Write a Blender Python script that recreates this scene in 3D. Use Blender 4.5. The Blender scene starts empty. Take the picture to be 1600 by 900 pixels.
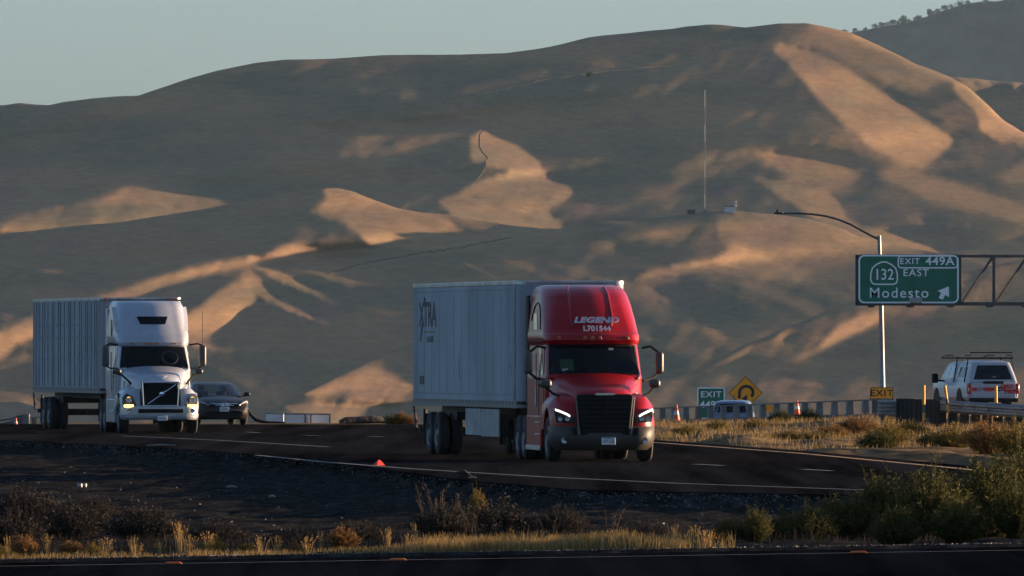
import bpy, bmesh, math, random, lzma, base64
import numpy as np
from mathutils import Vector, Matrix
R = math.radians
rnd = random.Random(7)
nrs = np.random.RandomState(11)
SC = bpy.context.scene
COL = SC.collection

# ------------------------------------------------------------------ camera
F = 18250.0            # focal length in photo pixels (very long lens)
CAM_H = 2.62
HORIZON = 545.0
def px(u, v, y):
    """world point at depth y for a place read off the photograph"""
    return Vector(((u - 800) / F * y, y, CAM_H + (HORIZON - v) / F * y))
def gp(u, v, z=0.0):
    y = F * (CAM_H - z) / (v - HORIZON)
    return Vector(((u - 800) / F * y, y, z))
cd = bpy.data.cameras.new('camera')
cam = bpy.data.objects.new('camera', cd); COL.objects.link(cam)
cd.sensor_width = 36; cd.lens = F / 1600 * 36
cd.shift_y = (HORIZON - 450) / 1600
cam.location = (0, 0, CAM_H); cam.rotation_euler = (R(90), 0, 0)
cd.clip_start = 1; cd.clip_end = 40000
SC.camera = cam

# ------------------------------------------------------------------ light
SUN_EL, SUN_BACK = R(4.8), R(15.0)       # low sun from the right, a little behind the trucks
w = bpy.data.worlds.new('World'); SC.world = w; w.use_nodes = True
nt = w.node_tree; nt.nodes.clear()
sky = nt.nodes.new('ShaderNodeTexSky'); sky.sky_type = 'NISHITA'; sky.sun_disc = False
sky.sun_elevation = SUN_EL; sky.sun_rotation = R(90) - SUN_BACK
sky.altitude = 200; sky.air_density = 1.0; sky.dust_density = 1.2; sky.ozone_density = 2.0
hs = nt.nodes.new('ShaderNodeHueSaturation')
hs.inputs['Saturation'].default_value = 0.6
tm = nt.nodes.new('ShaderNodeMix'); tm.data_type = 'RGBA'; tm.blend_type = 'MULTIPLY'; tm.inputs['Factor'].default_value = 1; tm.inputs['B'].default_value = (.89, 1.24, 1.80, 1)
bg = nt.nodes.new('ShaderNodeBackground'); bg.inputs['Strength'].default_value = 0.06
wo = nt.nodes.new('ShaderNodeOutputWorld')
nt.links.new(sky.outputs[0], hs.inputs['Color']); nt.links.new(hs.outputs[0], tm.inputs['A']); nt.links.new(tm.outputs['Result'], bg.inputs[0]); nt.links.new(bg.outputs[0], wo.inputs[0])
sl = bpy.data.lights.new('sun', 'SUN'); sl.energy = 5.0; sl.angle = R(0.6); sl.color = (1.0, .66, .40)
so = bpy.data.objects.new('sun', sl); COL.objects.link(so)
sdir = Vector((math.cos(SUN_EL) * math.cos(SUN_BACK), math.cos(SUN_EL) * math.sin(SUN_BACK), math.sin(SUN_EL)))
so.rotation_euler = sdir.to_track_quat('Z', 'Y').to_euler()
so.location = (60, 300, 60)
SC.view_settings.view_transform = 'Standard'; SC.view_settings.look = 'None'
SC.view_settings.exposure = 1.78; SC.view_settings.gamma = 1
SC.render.engine = 'CYCLES'
SC.cycles.max_bounces = 6; SC.cycles.transparent_max_bounces = 24
SC.cycles.use_denoising = True

# ------------------------------------------------------------------ materials
MATS = {}
def mat(name, col, rough=.6, metal=0., spec=.5, emit=None, es=0., coat=0., bump=None, vary=None, trans=0.):
    """col linear rgb; bump=(scale,strength,dist); vary=(scale,amount) mottles the colour"""
    if name in MATS: return MATS[name]
    m = bpy.data.materials.new(name); m.use_nodes = True
    n = m.node_tree; b = n.nodes['Principled BSDF']
    b.inputs['Base Color'].default_value = (*col, 1); b.inputs['Roughness'].default_value = rough
    b.inputs['Metallic'].default_value = metal; b.inputs['Specular IOR Level'].default_value = spec
    b.inputs['Coat Weight'].default_value = coat; b.inputs['Coat Roughness'].default_value = .08
    if emit: b.inputs['Emission Color'].default_value = (*emit, 1); b.inputs['Emission Strength'].default_value = es
    tc = n.nodes.new('ShaderNodeTexCoord')
    if vary:
        no = n.nodes.new('ShaderNodeTexNoise'); no.inputs['Scale'].default_value = vary[0]; no.inputs['Detail'].default_value = 6
        no.inputs['Roughness'].default_value = .65
        mp = n.nodes.new('ShaderNodeMapping'); mp.inputs['Scale'].default_value = vary[2] if len(vary) > 2 else (1, 1, 1)
        n.links.new(tc.outputs['Object'], mp.inputs['Vector']); n.links.new(mp.outputs[0], no.inputs['Vector'])
        mx = n.nodes.new('ShaderNodeMix'); mx.data_type = 'RGBA'
        a = vary[1]
        mx.inputs['A'].default_value = (*[c * (1 - a) for c in col], 1); mx.inputs['B'].default_value = (*[min(1, c * (1 + a)) for c in col], 1)
        cr = n.nodes.new('ShaderNodeMapRange'); cr.inputs['From Min'].default_value = .35; cr.inputs['From Max'].default_value = .65
        n.links.new(no.outputs[0], cr.inputs['Value']); n.links.new(cr.outputs[0], mx.inputs['Factor'])
        n.links.new(mx.outputs['Result'], b.inputs['Base Color'])
    if bump:
        nb = n.nodes.new('ShaderNodeTexNoise'); nb.inputs['Scale'].default_value = bump[0]; nb.inputs['Detail'].default_value = 5
        n.links.new(tc.outputs['Object'], nb.inputs['Vector'])
        bp = n.nodes.new('ShaderNodeBump'); bp.inputs['Strength'].default_value = bump[1]; bp.inputs['Distance'].default_value = bump[2]
        n.links.new(nb.outputs[0], bp.inputs['Height']); n.links.new(bp.outputs[0], b.inputs['Normal'])
    MATS[name] = m
    return m
def glass_mat(name, tint, mixv=.6, rough=.03):
    if name in MATS: return MATS[name]
    m = bpy.data.materials.new(name); m.use_nodes = True; n = m.node_tree; n.nodes.clear()
    o = n.nodes.new('ShaderNodeOutputMaterial'); t = n.nodes.new('ShaderNodeBsdfTransparent'); t.inputs[0].default_value = (*tint, 1)
    g = n.nodes.new('ShaderNodeBsdfGlossy'); g.inputs['Roughness'].default_value = rough; g.inputs[0].default_value = (.9, .9, .9, 1)
    fr = n.nodes.new('ShaderNodeFresnel'); fr.inputs[0].default_value = 1.5
    mx = n.nodes.new('ShaderNodeMixShader')
    n.links.new(fr.outputs[0], mx.inputs[0]); n.links.new(t.outputs[0], mx.inputs[1]); n.links.new(g.outputs[0], mx.inputs[2])
    n.links.new(mx.outputs[0], o.inputs[0]); MATS[name] = m
    return m

# ------------------------------------------------------------------ mesh builder
class MB:
    def __init__(s): s.v = []; s.f = []; s.m = []
    def add(s, vs, fs, mi=0, M=None):
        k = len(s.v)
        s.v += [tuple(M @ Vector(p)) for p in vs] if M is not None else [tuple(p) for p in vs]
        s.f += [tuple(i + k for i in f) for f in fs]; s.m += [mi] * len(fs); return s
    def box(s, x0, x1, y0, y1, z0, z1, mi=0, M=None):
        return s.add([(x0,y0,z0),(x1,y0,z0),(x1,y1,z0),(x0,y1,z0),(x0,y0,z1),(x1,y0,z1),(x1,y1,z1),(x0,y1,z1)],
            [(0,3,2,1),(4,5,6,7),(0,1,5,4),(1,2,6,5),(2,3,7,6),(3,0,4,7)], mi, M)
    def prism(s, poly, d0, d1, axis='x', mi=0, M=None):
        """poly in the plane across the axis, extruded d0..d1. axis x: (y,z); y: (x,z); z: (x,y)"""
        n = len(poly)
        def P(a, b, d): return (d, a, b) if axis == 'x' else ((a, d, b) if axis == 'y' else (a, b, d))
        vs = [P(a, b, d0) for a, b in poly] + [P(a, b, d1) for a, b in poly]
        fs = [tuple(range(n)), tuple(range(2*n-1, n-1, -1))] + [(i, i+n, (i+1) % n + n, (i+1) % n) for i in range(n)]
        return s.add(vs, fs, mi, M)
    def tube(s, pts, r, n=8, mi=0, M=None, caps=True):
        pts = [Vector(p) for p in pts]; vs = []; fs = []
        up = None
        for i, p in enumerate(pts):
            d = (pts[min(i+1, len(pts)-1)] - pts[max(i-1, 0)]).normalized()
            if up is None: up = Vector((0,0,1)) if abs(d.z) < .9 else Vector((1,0,0))
            a = d.cross(up).normalized(); b = a.cross(d).normalized(); up = b
            rr = r[i] if hasattr(r, '__len__') else r
            for k in range(n):
                t = 2*math.pi*k/n; vs.append(p + a*math.cos(t)*rr + b*math.sin(t)*rr)
        for i in range(len(pts)-1):
            for k in range(n):
                fs.append((i*n+k, i*n+(k+1) % n, (i+1)*n+(k+1) % n, (i+1)*n+k))
        if caps: fs += [tuple(range(n-1, -1, -1)), tuple(range((len(pts)-1)*n, len(pts)*n))]
        return s.add(vs, fs, mi, M)
    def lathe(s, prof, axis='x', c=(0,0,0), n=24, mi=0, M=None):
        vs = []; fs = []
        for d, r in prof:
            for k in range(n):
                t = 2*math.pi*k/n; a, b = r*math.cos(t), r*math.sin(t)
                p = (d, a, b) if axis == 'x' else ((a, d, b) if axis == 'y' else (a, b, d))
                vs.append((p[0]+c[0], p[1]+c[1], p[2]+c[2]))
        for i in range(len(prof)-1):
            for k in range(n): fs.append((i*n+k, i*n+(k+1) % n, (i+1)*n+(k+1) % n, (i+1)*n+k))
        fs += [tuple(range(n-1, -1, -1)), tuple(range((len(prof)-1)*n, len(prof)*n))]
        return s.add(vs, fs, mi, M)
    def loft(s, loops, caps=True, closed=True, mi=0, M=None):
        n = len(loops[0]); vs = [p for l in loops for p in l]; fs = []
        for i in range(len(loops)-1):
            for k in range(n if closed else n-1): fs.append((i*n+k, i*n+(k+1) % n, (i+1)*n+(k+1) % n, (i+1)*n+k))
        if caps and closed: fs += [tuple(range(n-1, -1, -1)), tuple(range((len(loops)-1)*n, len(loops)*n))]
        return s.add(vs, fs, mi, M)
    def build(s, name, mats, parent=None, smooth=True, bevel=0, loc=None, rot=None, angle=40, recalc=True, segs=2):
        me = bpy.data.meshes.new(name); me.from_pydata(s.v, [], s.f)
        if not isinstance(mats, (list, tuple)): mats = [mats]
        for m in mats: me.materials.append(m)
        if len(mats) > 1: me.polygons.foreach_set('material_index', s.m)
        if recalc:
            bm = bmesh.new(); bm.from_mesh(me); bmesh.ops.recalc_face_normals(bm, faces=bm.faces); bm.to_mesh(me); bm.free()
        if smooth:
            me.polygons.foreach_set('use_smooth', [True]*len(me.polygons))
            try: me.set_sharp_from_angle(angle=R(angle))
            except Exception: pass
        me.update()
        o = bpy.data.objects.new(name, me); COL.objects.link(o)
        if parent: o.parent = parent
        if loc: o.location = loc
        if rot: o.rotation_euler = rot
        if bevel:
            b = o.modifiers.new('bevel', 'BEVEL'); b.width = bevel; b.segments = segs; b.limit_method = 'ANGLE'; b.angle_limit = R(35)
            b.harden_normals = False
        return o
def thing(name, label, cat, loc=(0,0,0), rz=0, group=None):
    o = bpy.data.objects.new(name, None); COL.objects.link(o); o.location = loc; o.rotation_euler = (0,0,rz)
    o.empty_display_size = .2
    return tag(o, label, cat, group)
def tag(o, label=None, cat=None, group=None, kind=None):
    if label: o['label'] = label
    if cat: o['category'] = cat
    if group: o['group'] = group
    if kind: o['kind'] = kind
    return o
def struct(o): o['kind'] = 'structure'; return o
def text(name, body, size, m, parent=None, M=None, sx=1, bold=0., ext=.002, align='CENTER', shear=0, spacing=1.0):
    """lettering as a thin mesh; M places the xy text plane"""
    c = bpy.data.curves.new(name, 'FONT'); c.body = body; c.size = size; c.align_x = align; c.align_y = 'CENTER'
    c.extrude = ext; c.offset = bold; c.shear = shear; c.space_character = spacing; c.resolution_u = 3
    t = bpy.data.objects.new(name + '_curve', c); COL.objects.link(t)
    me = bpy.data.meshes.new_from_object(t.evaluated_get(bpy.context.evaluated_depsgraph_get()))
    bpy.data.objects.remove(t); bpy.data.curves.remove(c)
    me.name = name; me.materials.clear(); me.materials.append(m)
    T = (M or Matrix()) @ Matrix.Diagonal((sx, 1, 1, 1))
    me.transform(T)
    o = bpy.data.objects.new(name, me); COL.objects.link(o)
    if parent: o.parent = parent
    return o
# text planes in an object's own axes: facing -y (towards the camera), and facing -x
def face_front(x, y, z): return Matrix.Translation((x, y, z)) @ Matrix.Rotation(R(90), 4, 'X')
def face_side(x, y, z): return Matrix.Translation((x, y, z)) @ Matrix.Rotation(R(-90), 4, 'Z') @ Matrix.Rotation(R(90), 4, 'X')
def copy_tree(o, parent=None):
    c = o.copy(); COL.objects.link(c)
    if parent: c.parent = parent
    for ch in list(o.children): copy_tree(ch, c)
    return c
# smooth value noise on arrays
_perm = nrs.rand(256, 256)
def vnoise(x, y):
    xi = np.floor(x).astype(int); yi = np.floor(y).astype(int); fx = x - xi; fy = y - yi
    fx = fx*fx*(3-2*fx); fy = fy*fy*(3-2*fy)
    g = lambda a, b: _perm[a % 256, b % 256]
    return (g(xi,yi)*(1-fx)+g(xi+1,yi)*fx)*(1-fy)+(g(xi,yi+1)*(1-fx)+g(xi+1,yi+1)*fx)*fy - .5
def fbm(x, y, o=4, g=.5):
    s = 0; a = 1
    for k in range(o): s = s + a*vnoise(x*2**k+17.3*k, y*2**k+5.1*k); a *= g
    return s
def sstep(a, b, x):
    t = np.clip((x-a)/(b-a), 0, 1); return t*t*(3-2*t)
# ------------------------------------------------------------------ relief of the hills: crest lines, slopes turned to the sun, tone of the shaded folds
U0, U1, V0, V1, DU = -60, 1660, 30, 690, 5
us=np.arange(U0,U1+1,DU,float); vs=np.arange(V0,V1+1,DU,float)
UU,VV=np.meshgrid(us,vs)
A=SUN_BACK+(us-800)/18250.; E=SUN_EL
def inside(poly):
    p=np.array(poly,float); r=np.zeros(UU.shape,bool); n=len(p)
    for i in range(n):
        x0,y0=p[i];x1,y1=p[(i+1)%n]
        if y0==y1: continue
        c=((y0>VV)!=(y1>VV))&(UU<(x1-x0)*(VV-y0)/(y1-y0)+x0); r^=c
    return r
def blur(m,s):
    s=s/DU; k=int(3*s+1); g=np.exp(-.5*(np.arange(-k,k+1)/s)**2); g/=g.sum()
    m=np.pad(m,((k,k),(k,k)),mode='edge')
    m=np.apply_along_axis(lambda r:np.convolve(r,g,'valid'),1,m)
    m=np.apply_along_axis(lambda r:np.convolve(r,g,'valid'),0,m); return m
def band(pts,w):
    P=np.array(pts,float); n=[]
    L=[];R=[]
    for i in range(len(P)):
        d=P[min(i+1,len(P)-1)]-P[max(i-1,0)]; d/=np.hypot(*d); nn=np.array([-d[1],d[0]])
        ww=w[i] if hasattr(w,'__len__') else w
        L.append(P[i]+nn*ww/2);R.append(P[i]-nn*ww/2)
    return [tuple(q) for q in L+R[::-1]]
crest={}
crest['main']=[(-60,205),(0,192),(100,175),(170,160),(215,150),(280,128),(340,110),(400,98),(450,93),(520,92),(600,86),(660,85),(720,86),(790,83),(860,73),(920,58),(940,55),(1000,50),(1050,45),(1075,41),(1110,38),(1130,39),(1165,43),(1215,37),(1260,36),(1290,42),(1330,52),(1380,75),(1430,100),(1480,118),(1513,136),(1540,160),(1567,187),(1600,208),(1660,240)]
crest['mid']=[(-60,372),(0,365),(40,362),(100,355),(200,345),(300,330),(400,312),(440,303),(480,297),(505,294.5),(525,294),(548,298),(580,311),(620,325),(660,332),(700,335),(740,343),(800,352),(850,357),(885,357),(910,348),(950,341),(985,340),(1010,343),(1050,338),(1080,333),(1100,331),(1150,330),(1200,334),(1260,341),(1310,356),(1340,370),(1400,384),(1460,394),(1530,408),(1600,425),(1660,445)]
crest['front']=[(-60,640),(0,628),(30,628),(60,637),(120,660),(200,672),(300,676),(370,668),(400,655),(430,636),(480,612),(540,583),(600,555),(648,533),(700,512),(760,500),(830,508),(900,540),(960,575),(1000,592),(1036,594),(1060,588),(1100,571),(1160,540),(1200,524),(1240,507),(1290,487),(1340,468),(1400,448),(1480,428),(1600,405),(1660,398)]
lit={'main':[
 ([(0,347),(40,334),(90,324),(153,312),(190,294),(225,283),(270,280),(315,282),(352,290),(375,300),(412,310),(412,330),(300,345),(200,360),(100,365),(0,362)],.75,5),
 ([(-60,370),(-60,352),(0,345),(60,331),(150,315),(150,370)],-.3,8),
 ([(759,198),(788,199),(802,211),(823,241),(844,272),(873,282),(894,295),(896,305),(876,318),(848,328),(862,341),(894,352),(880,375),(773,375),(720,350),(681,316),(716,300),(748,282),(791,270),(795,263),(756,254),(731,248),(734,220)],.9,4),
 ([(735,215),(759,194),(797,196),(814,215),(836,250),(858,277),(800,268),(756,254)],1.0,3),
 (band([(732,303),(770,316),(810,337),(830,347)],[4,9,12,4]),-.35,4),
 ([(1207,80),(1211,67),(1278,84),(1327,111),(1371,142),(1398,156),(1442,187),(1487,218),(1482,229),(1464,244),(1442,262),(1411,256),(1358,228),(1313,190),(1269,145),(1229,98)],.85,5),
 ([(1300,190),(1358,225),(1440,262),(1400,268),(1340,240),(1270,170)],.35,12),
 ([(1225,60),(1260,42),(1327,52),(1389,76),(1440,104),(1482,120),(1460,135),(1440,150),(1400,140),(1340,108),(1280,80)],.42,8),
 (band([(1265,40),(1290,44),(1327,53),(1389,80),(1433,103),(1482,121)],[6,9,13,14,16,16]),.5,4),
 ([(1482,116),(1513,134),(1540,160),(1567,189),(1600,208),(1660,240),(1660,250),(1600,227),(1558,220),(1531,204),(1522,175),(1491,145)],.8,4),
 ([(1171,240),(1220,240),(1278,249),(1322,262),(1344,271),(1327,289),(1291,302),(1250,290)],.55,6),
 ([(1176,278),(1238,285),(1291,303),(1311,318),(1322,342),(1349,358),(1389,360),(1425,376),(1470,392),(1470,420),(1389,400),(1330,375),(1287,354),(1256,332),(1211,302)],.9,4),
 ([(1353,271),(1433,267),(1487,284),(1544,302),(1600,318),(1660,340),(1660,370),(1600,352),(1558,338),(1500,324),(1456,316),(1411,293)],.62,7),
 ([(1411,338),(1430,334),(1451,345),(1440,352),(1415,348)],.4,5),
 ([(1555,275),(1600,249),(1660,240),(1660,300),(1600,296),(1567,289)],.45,7),
 ],'mid':[
 ([(-60,350),(0,357),(20,358),(42,364),(0,368),(-60,372)],.6,3),
 ([(485,330),(507,309),(500,294),(521,285),(549,292),(599,312),(649,328),(684,332),(702,344),(727,366),(649,369),(613,375),(622,381),(575,380),(550,360),(530,345),(510,340),(490,332)],.85,4),
 (band([(648,346),(672,350),(700,356)],[6,12,6]),-.4,4),
 ([(163,461),(231,437),(289,420),(363,403),(412,401),(437,385),(454,381),(490,386),(530,410),(511,415),(470,408),(420,412),(363,424),(320,430),(270,445),(220,466),(180,475)],.62,5),
 (band([(440,400),(475,413),(511,426),(549,438),(580,440)],[8,20,20,10,4]),.5,5),
 (band([(385,404),(412,417),(429,428),(474,450),(532,474)],[14,14,13,11,5]),.85,3.5),
 (band([(376,425),(395,445),(412,460),(454,481),(500,499)],[22,22,16,12,4]),.7,4),
 ([(363,440),(390,440),(400,470),(377,482),(371,503),(340,515),(344,540),(322,544),(297,540),(262,535),(255,520),(285,494),(330,461)],.85,4),
 ([(-60,545),(0,519),(25,503),(54,492),(110,478),(163,461),(180,475),(120,500),(54,527),(25,540),(0,562),(-60,590)],.62,5),
 ([(925,336),(950,336),(985,336),(1007,339),(1007,345),(985,345),(950,346),(925,347)],.5,2.5),
 ([(1120,336),(1152,328),(1216,330),(1280,344),(1340,370),(1440,390),(1440,410),(1350,410),(1300,432),(1272,432),(1248,436),(1184,430),(1128,428),(1120,406),(1132,388),(1116,364)],.42,5),
 ([(1136,376),(1168,384),(1216,408),(1272,428),(1248,436),(1184,430),(1128,428),(1080,426),(1020,438),(984,436),(1020,420),(1080,410),(1120,404),(1136,390)],.6,4),
 ([(1170,333),(1216,334),(1280,347),(1340,372),(1440,393),(1440,402),(1340,386),(1280,360),(1216,345)],.25,4),
 ([(1500,425),(1540,412),(1600,426),(1660,446),(1660,465),(1600,446),(1560,442),(1510,448)],.45,7),
 ],'front':[
 ([(-60,636),(0,624),(25,624),(58,634),(120,657),(120,690),(-60,690)],.85,3),
 ([(450,622),(470,612),(536,580),(598,550),(645,530),(700,508),(720,540),(690,575),(648,608),(619,624),(580,624),(536,618),(470,616)],.68,5),
 (band([(430,638),(500,624),(560,632)],[2,8,2]),-.2,5),
 ([(440,634),(516,630),(606,633),(590,645),(577,652),(528,664),(480,680),(454,648)],.72,4),
 ([(1372,484),(1344,488),(1308,508),(1280,540),(1244,560),(1256,568),(1292,556),(1340,524),(1380,500)],.6,6),
 (band([(1080,598),(1130,593),(1176,589),(1224,590),(1282,602)],[3,6,8,10,3]),.5,4),
 ([(1160,600),(1230,600),(1260,612),(1200,620),(1160,616)],.22,7),
 ]}
shade={'main':[ # tone of the unlit slopes: + faces the bright sky, - faces away
 (band([(-60,250),(100,232),(220,205),(330,180),(480,160),(620,160)],30),-.6,10),
 (band([(-60,290),(100,262),(240,232),(330,214),(420,212),(560,206),(640,202)],22),.5,7),
 (band([(350,190),(480,165),(600,130)],18),.35,9),
 (band([(420,190),(560,185),(700,165),(860,150),(960,160),(1060,180)],22),-.4,9),
 (band([(840,160),(960,195),(1100,215),(1180,215)],50),-.5,12),
 (band([(820,250),(900,320),(1000,330)],20),.3,10),
 (band([(1000,310),(1080,285),(1150,262)],16),.4,7),
 (band([(300,240),(420,250),(540,270),(660,268),(740,262)],24),-.5,9),
 (band([(560,240),(660,225),(730,205)],14),.35,6),
 (band([(940,100),(1060,95),(1190,85)],12),.4,6),
 (band([(1400,150),(1450,200),(1500,250),(1480,275)],30),-.5,9),
 (band([(1340,320),(1400,350),(1560,385)],26),-.4,10),
 (band([(60,222),(230,165),(330,130)],16),.45,7),
 (band([(150,240),(330,180),(480,130),(540,115)],16),-.5,7),
 (band([(471,177),(560,148),(649,127)],14),.45,6),
 (band([(540,150),(640,120),(720,105)],14),-.5,7),
 (band([(578,184),(684,156),(791,127)],14),.45,6),
 (band([(773,138),(850,122),(915,114),(1000,104),(1080,98)],8),.5,4),
 (band([(720,165),(827,144),(960,149)],14),-.5,7),
 (band([(850,172),(960,200),(1030,240)],40),-.5,12),
 (band([(930,230),(1000,262),(1060,262)],20),-.35,9),
 (band([(1040,268),(1100,250),(1170,238)],14),.5,6),
 (band([(1180,215),(1280,235),(1400,266)],26),-.5,9),
 (band([(1211,165),(1280,185),(1344,210)],16),.35,6),
 (band([(1170,110),(1210,150),(1260,180)],22),-.45,9),
 (band([(880,300),(940,310),(1040,320)],16),-.35,8),
 (band([(900,285),(970,290),(1050,300)],12),.35,6),
 (band([(230,262),(330,255),(430,268)],12),.4,6),
 ],'mid':[
 (band([(150,395),(260,385),(360,385),(430,375)],22),-.6,9),
 (band([(100,410),(220,400),(300,396)],10),.4,6),
 (band([(340,350),(440,345)],10),.3,7),
 (band([(650,395),(760,385),(860,370),(960,355),(1080,345)],20),-.45,8),
 (band([(420,480),(470,520),(520,545),(560,570)],34),-.55,9),
 (band([(500,500),(560,530),(600,550)],14),.45,5),
 (band([(440,430),(480,460),(530,500),(600,540)],14),-.4,6),
 (band([(1000,450),(1060,470),(1110,510),(1150,530)],16),.4,6),
 (band([(1060,440),(1130,480),(1170,510),(1150,535)],36),-.5,8),
 (band([(1160,440),(1220,465),(1280,490)],14),.4,6),
 (band([(454,484),(510,512),(577,548)],9),.6,4),
 (band([(470,500),(520,530),(570,560)],16),-.5,6),
 (band([(532,474),(590,482),(660,492)],9),.4,5),
 (band([(600,498),(585,515),(566,535)],9),-.6,4),
 (band([(395,475),(412,510),(438,560)],26),-.6,7),
 (band([(342,542),(400,572),(454,600)],18),.45,7),
 (band([(516,430),(580,408),(660,392),(760,372)],7),-.7,3),
 (band([(560,445),(640,438),(700,436)],10),.35,5),
 (band([(1040,462),(1080,492),(1125,530)],12),.5,5),
 (band([(1066,452),(1110,486),(1152,524)],22),-.6,7),
 (band([(1152,438),(1215,460),(1275,490)],10),.45,5),
 (band([(1128,470),(1180,490),(1225,505)],18),-.5,7),
 (band([(940,380),(1000,372),(1080,362)],14),.35,7),
 (band([(60,420),(180,405),(300,372),(380,345)],12),.35,7),
 (band([(60,450),(150,435),(250,412)],14),-.45,7),
 ],'front':[
 (band([(1036,604),(1100,580),(1160,549),(1240,515),(1290,496)],14),.5,5),
 (band([(1130,590),(1230,545),(1330,500)],30),-.4,9),
 (band([(1400,520),(1600,500)],40),-.3,12),
 (band([(1180,560),(1260,530),(1340,490),(1420,460)],14),.45,6),
 (band([(1380,560),(1480,540),(1600,545)],16),.35,8),
 (band([(1300,590),(1400,580),(1500,588)],18),-.4,8),
 (band([(690,560),(760,540),(840,545)],20),-.4,8),
 ]}

def crestv(n, u):
    p = np.array(crest[n]); return np.interp(u, p[:, 0], p[:, 1])
DARK = .008
def target(n):
    I = np.zeros(UU.shape)
    for poly, val, s in lit[n]:
        m = blur(inside(poly).astype(float), s*.75)
        if val > 0: I = I+val*m*(1-.6*np.clip(I, 0, 1))
        else: I = I+val*m*np.clip(I*1.5, 0, 1)
    D = np.zeros(UU.shape)
    for poly, val, s in shade[n]: D += val*blur(inside(poly).astype(float), s*.8)
    # lesser spurs between the traced ones
    k = {'main': (.38, 0), 'mid': (-.45, 40), 'front': (-.35, 90)}[n]
    a = UU+k[0]*VV*1.2; b = VV+k[0]*UU
    D = D*1.1 + .55*(np.abs(fbm(b/34+k[1], a/210+k[1], 2))*-2+.38) + .5*fbm(b/62+k[1]+9, a/260, 2)
    # the flanks that the whole range keeps in shade can fold more strongly
    deep = {'main': 1-sstep(640, 760, UU), 'mid': np.maximum(1-sstep(330, 430, UU), sstep(600, 680, UU)*(1-sstep(1000, 1090, UU))), 'front': 0*UU}[n]
    far = 1-np.clip(blur(I, 24)*4, 0, 1)
    return np.clip(I, 0, 1.2), np.clip(D*(1+1.8*deep*far), -2.2, 2.0)
def solve(n, iters=700):
    """depth of the hillside over a (bearing, height) grid whose slopes turn to or from the sun as traced; least squares by conjugate gradients"""
    I, D = target(n)
    l = np.clip(I*2.2, 0, 1)
    near = np.clip(blur(I, 30)*3, 0, .8)
    S = l*(.08+.6*I)+(1-l)*(DARK+.15*np.minimum(D, 0)*(1-.5*near)+.24*np.maximum(D, 0))
    cr = crestv(n, us)
    vmax = {'main': 440, 'mid': 640, 'front': 700}[n]
    act = (VV > cr[None, :]-8) & (VV < vmax)
    ZS = 2.6*(1+.85*np.clip(D*1.1, -.72, 1.3)[:-1])
    cA, sA, te = np.cos(SUN_BACK), np.sin(A)[None, :-1], np.tan(E)
    w = (np.where(l > .5, 1., .8)*act+0.02)[:-1, :-1]
    ws, wc = .02, .06
    def Fw(Y):
        yu = (Y[:, 1:]-Y[:, :-1])/DU; yz = (Y[:-1]-Y[1:])/DU
        return (w*(cA*yu[:-1]+te*yz[:, :-1]), ws*yz, wc*(Y[:, 2:]-2*Y[:, 1:-1]+Y[:, :-2])/DU, .6*wc*(Y[2:]-2*Y[1:-1]+Y[:-2])/DU)
    def FT(r1, r2, r3, r4):
        G = np.zeros(UU.shape)
        a = w*r1*cA/DU; G[:-1, 1:] += a; G[:-1, :-1] -= a
        b = w*r1*te/DU; G[:-1, :-1] += b; G[1:, :-1] -= b
        c = ws*r2/DU; G[:-1] += c; G[1:] -= c
        d = wc*r3/DU; G[:, 2:] += d; G[:, 1:-1] -= 2*d; G[:, :-2] += d
        e = .6*wc*r4/DU; G[2:] += e; G[1:-1] -= 2*e; G[:-2] += e
        return G
    b = FT(w*(S[:-1, :-1]+sA), ws*ZS*np.ones((len(vs)-1, len(us))), np.zeros((len(vs), len(us)-2)), np.zeros((len(vs)-2, len(us))))
    Y = 2.6*(V1-VV); r = b-FT(*Fw(Y)); p = r.copy(); rr = (r*r).sum()
    for k in range(iters):
        Ap = FT(*Fw(p)); al = rr/(p*Ap).sum(); Y += al*p; r -= al*Ap; r2 = (r*r).sum()
        if r2 < 1e-8: break
        p = r+p*r2/rr; rr = r2
    return Y
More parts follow.
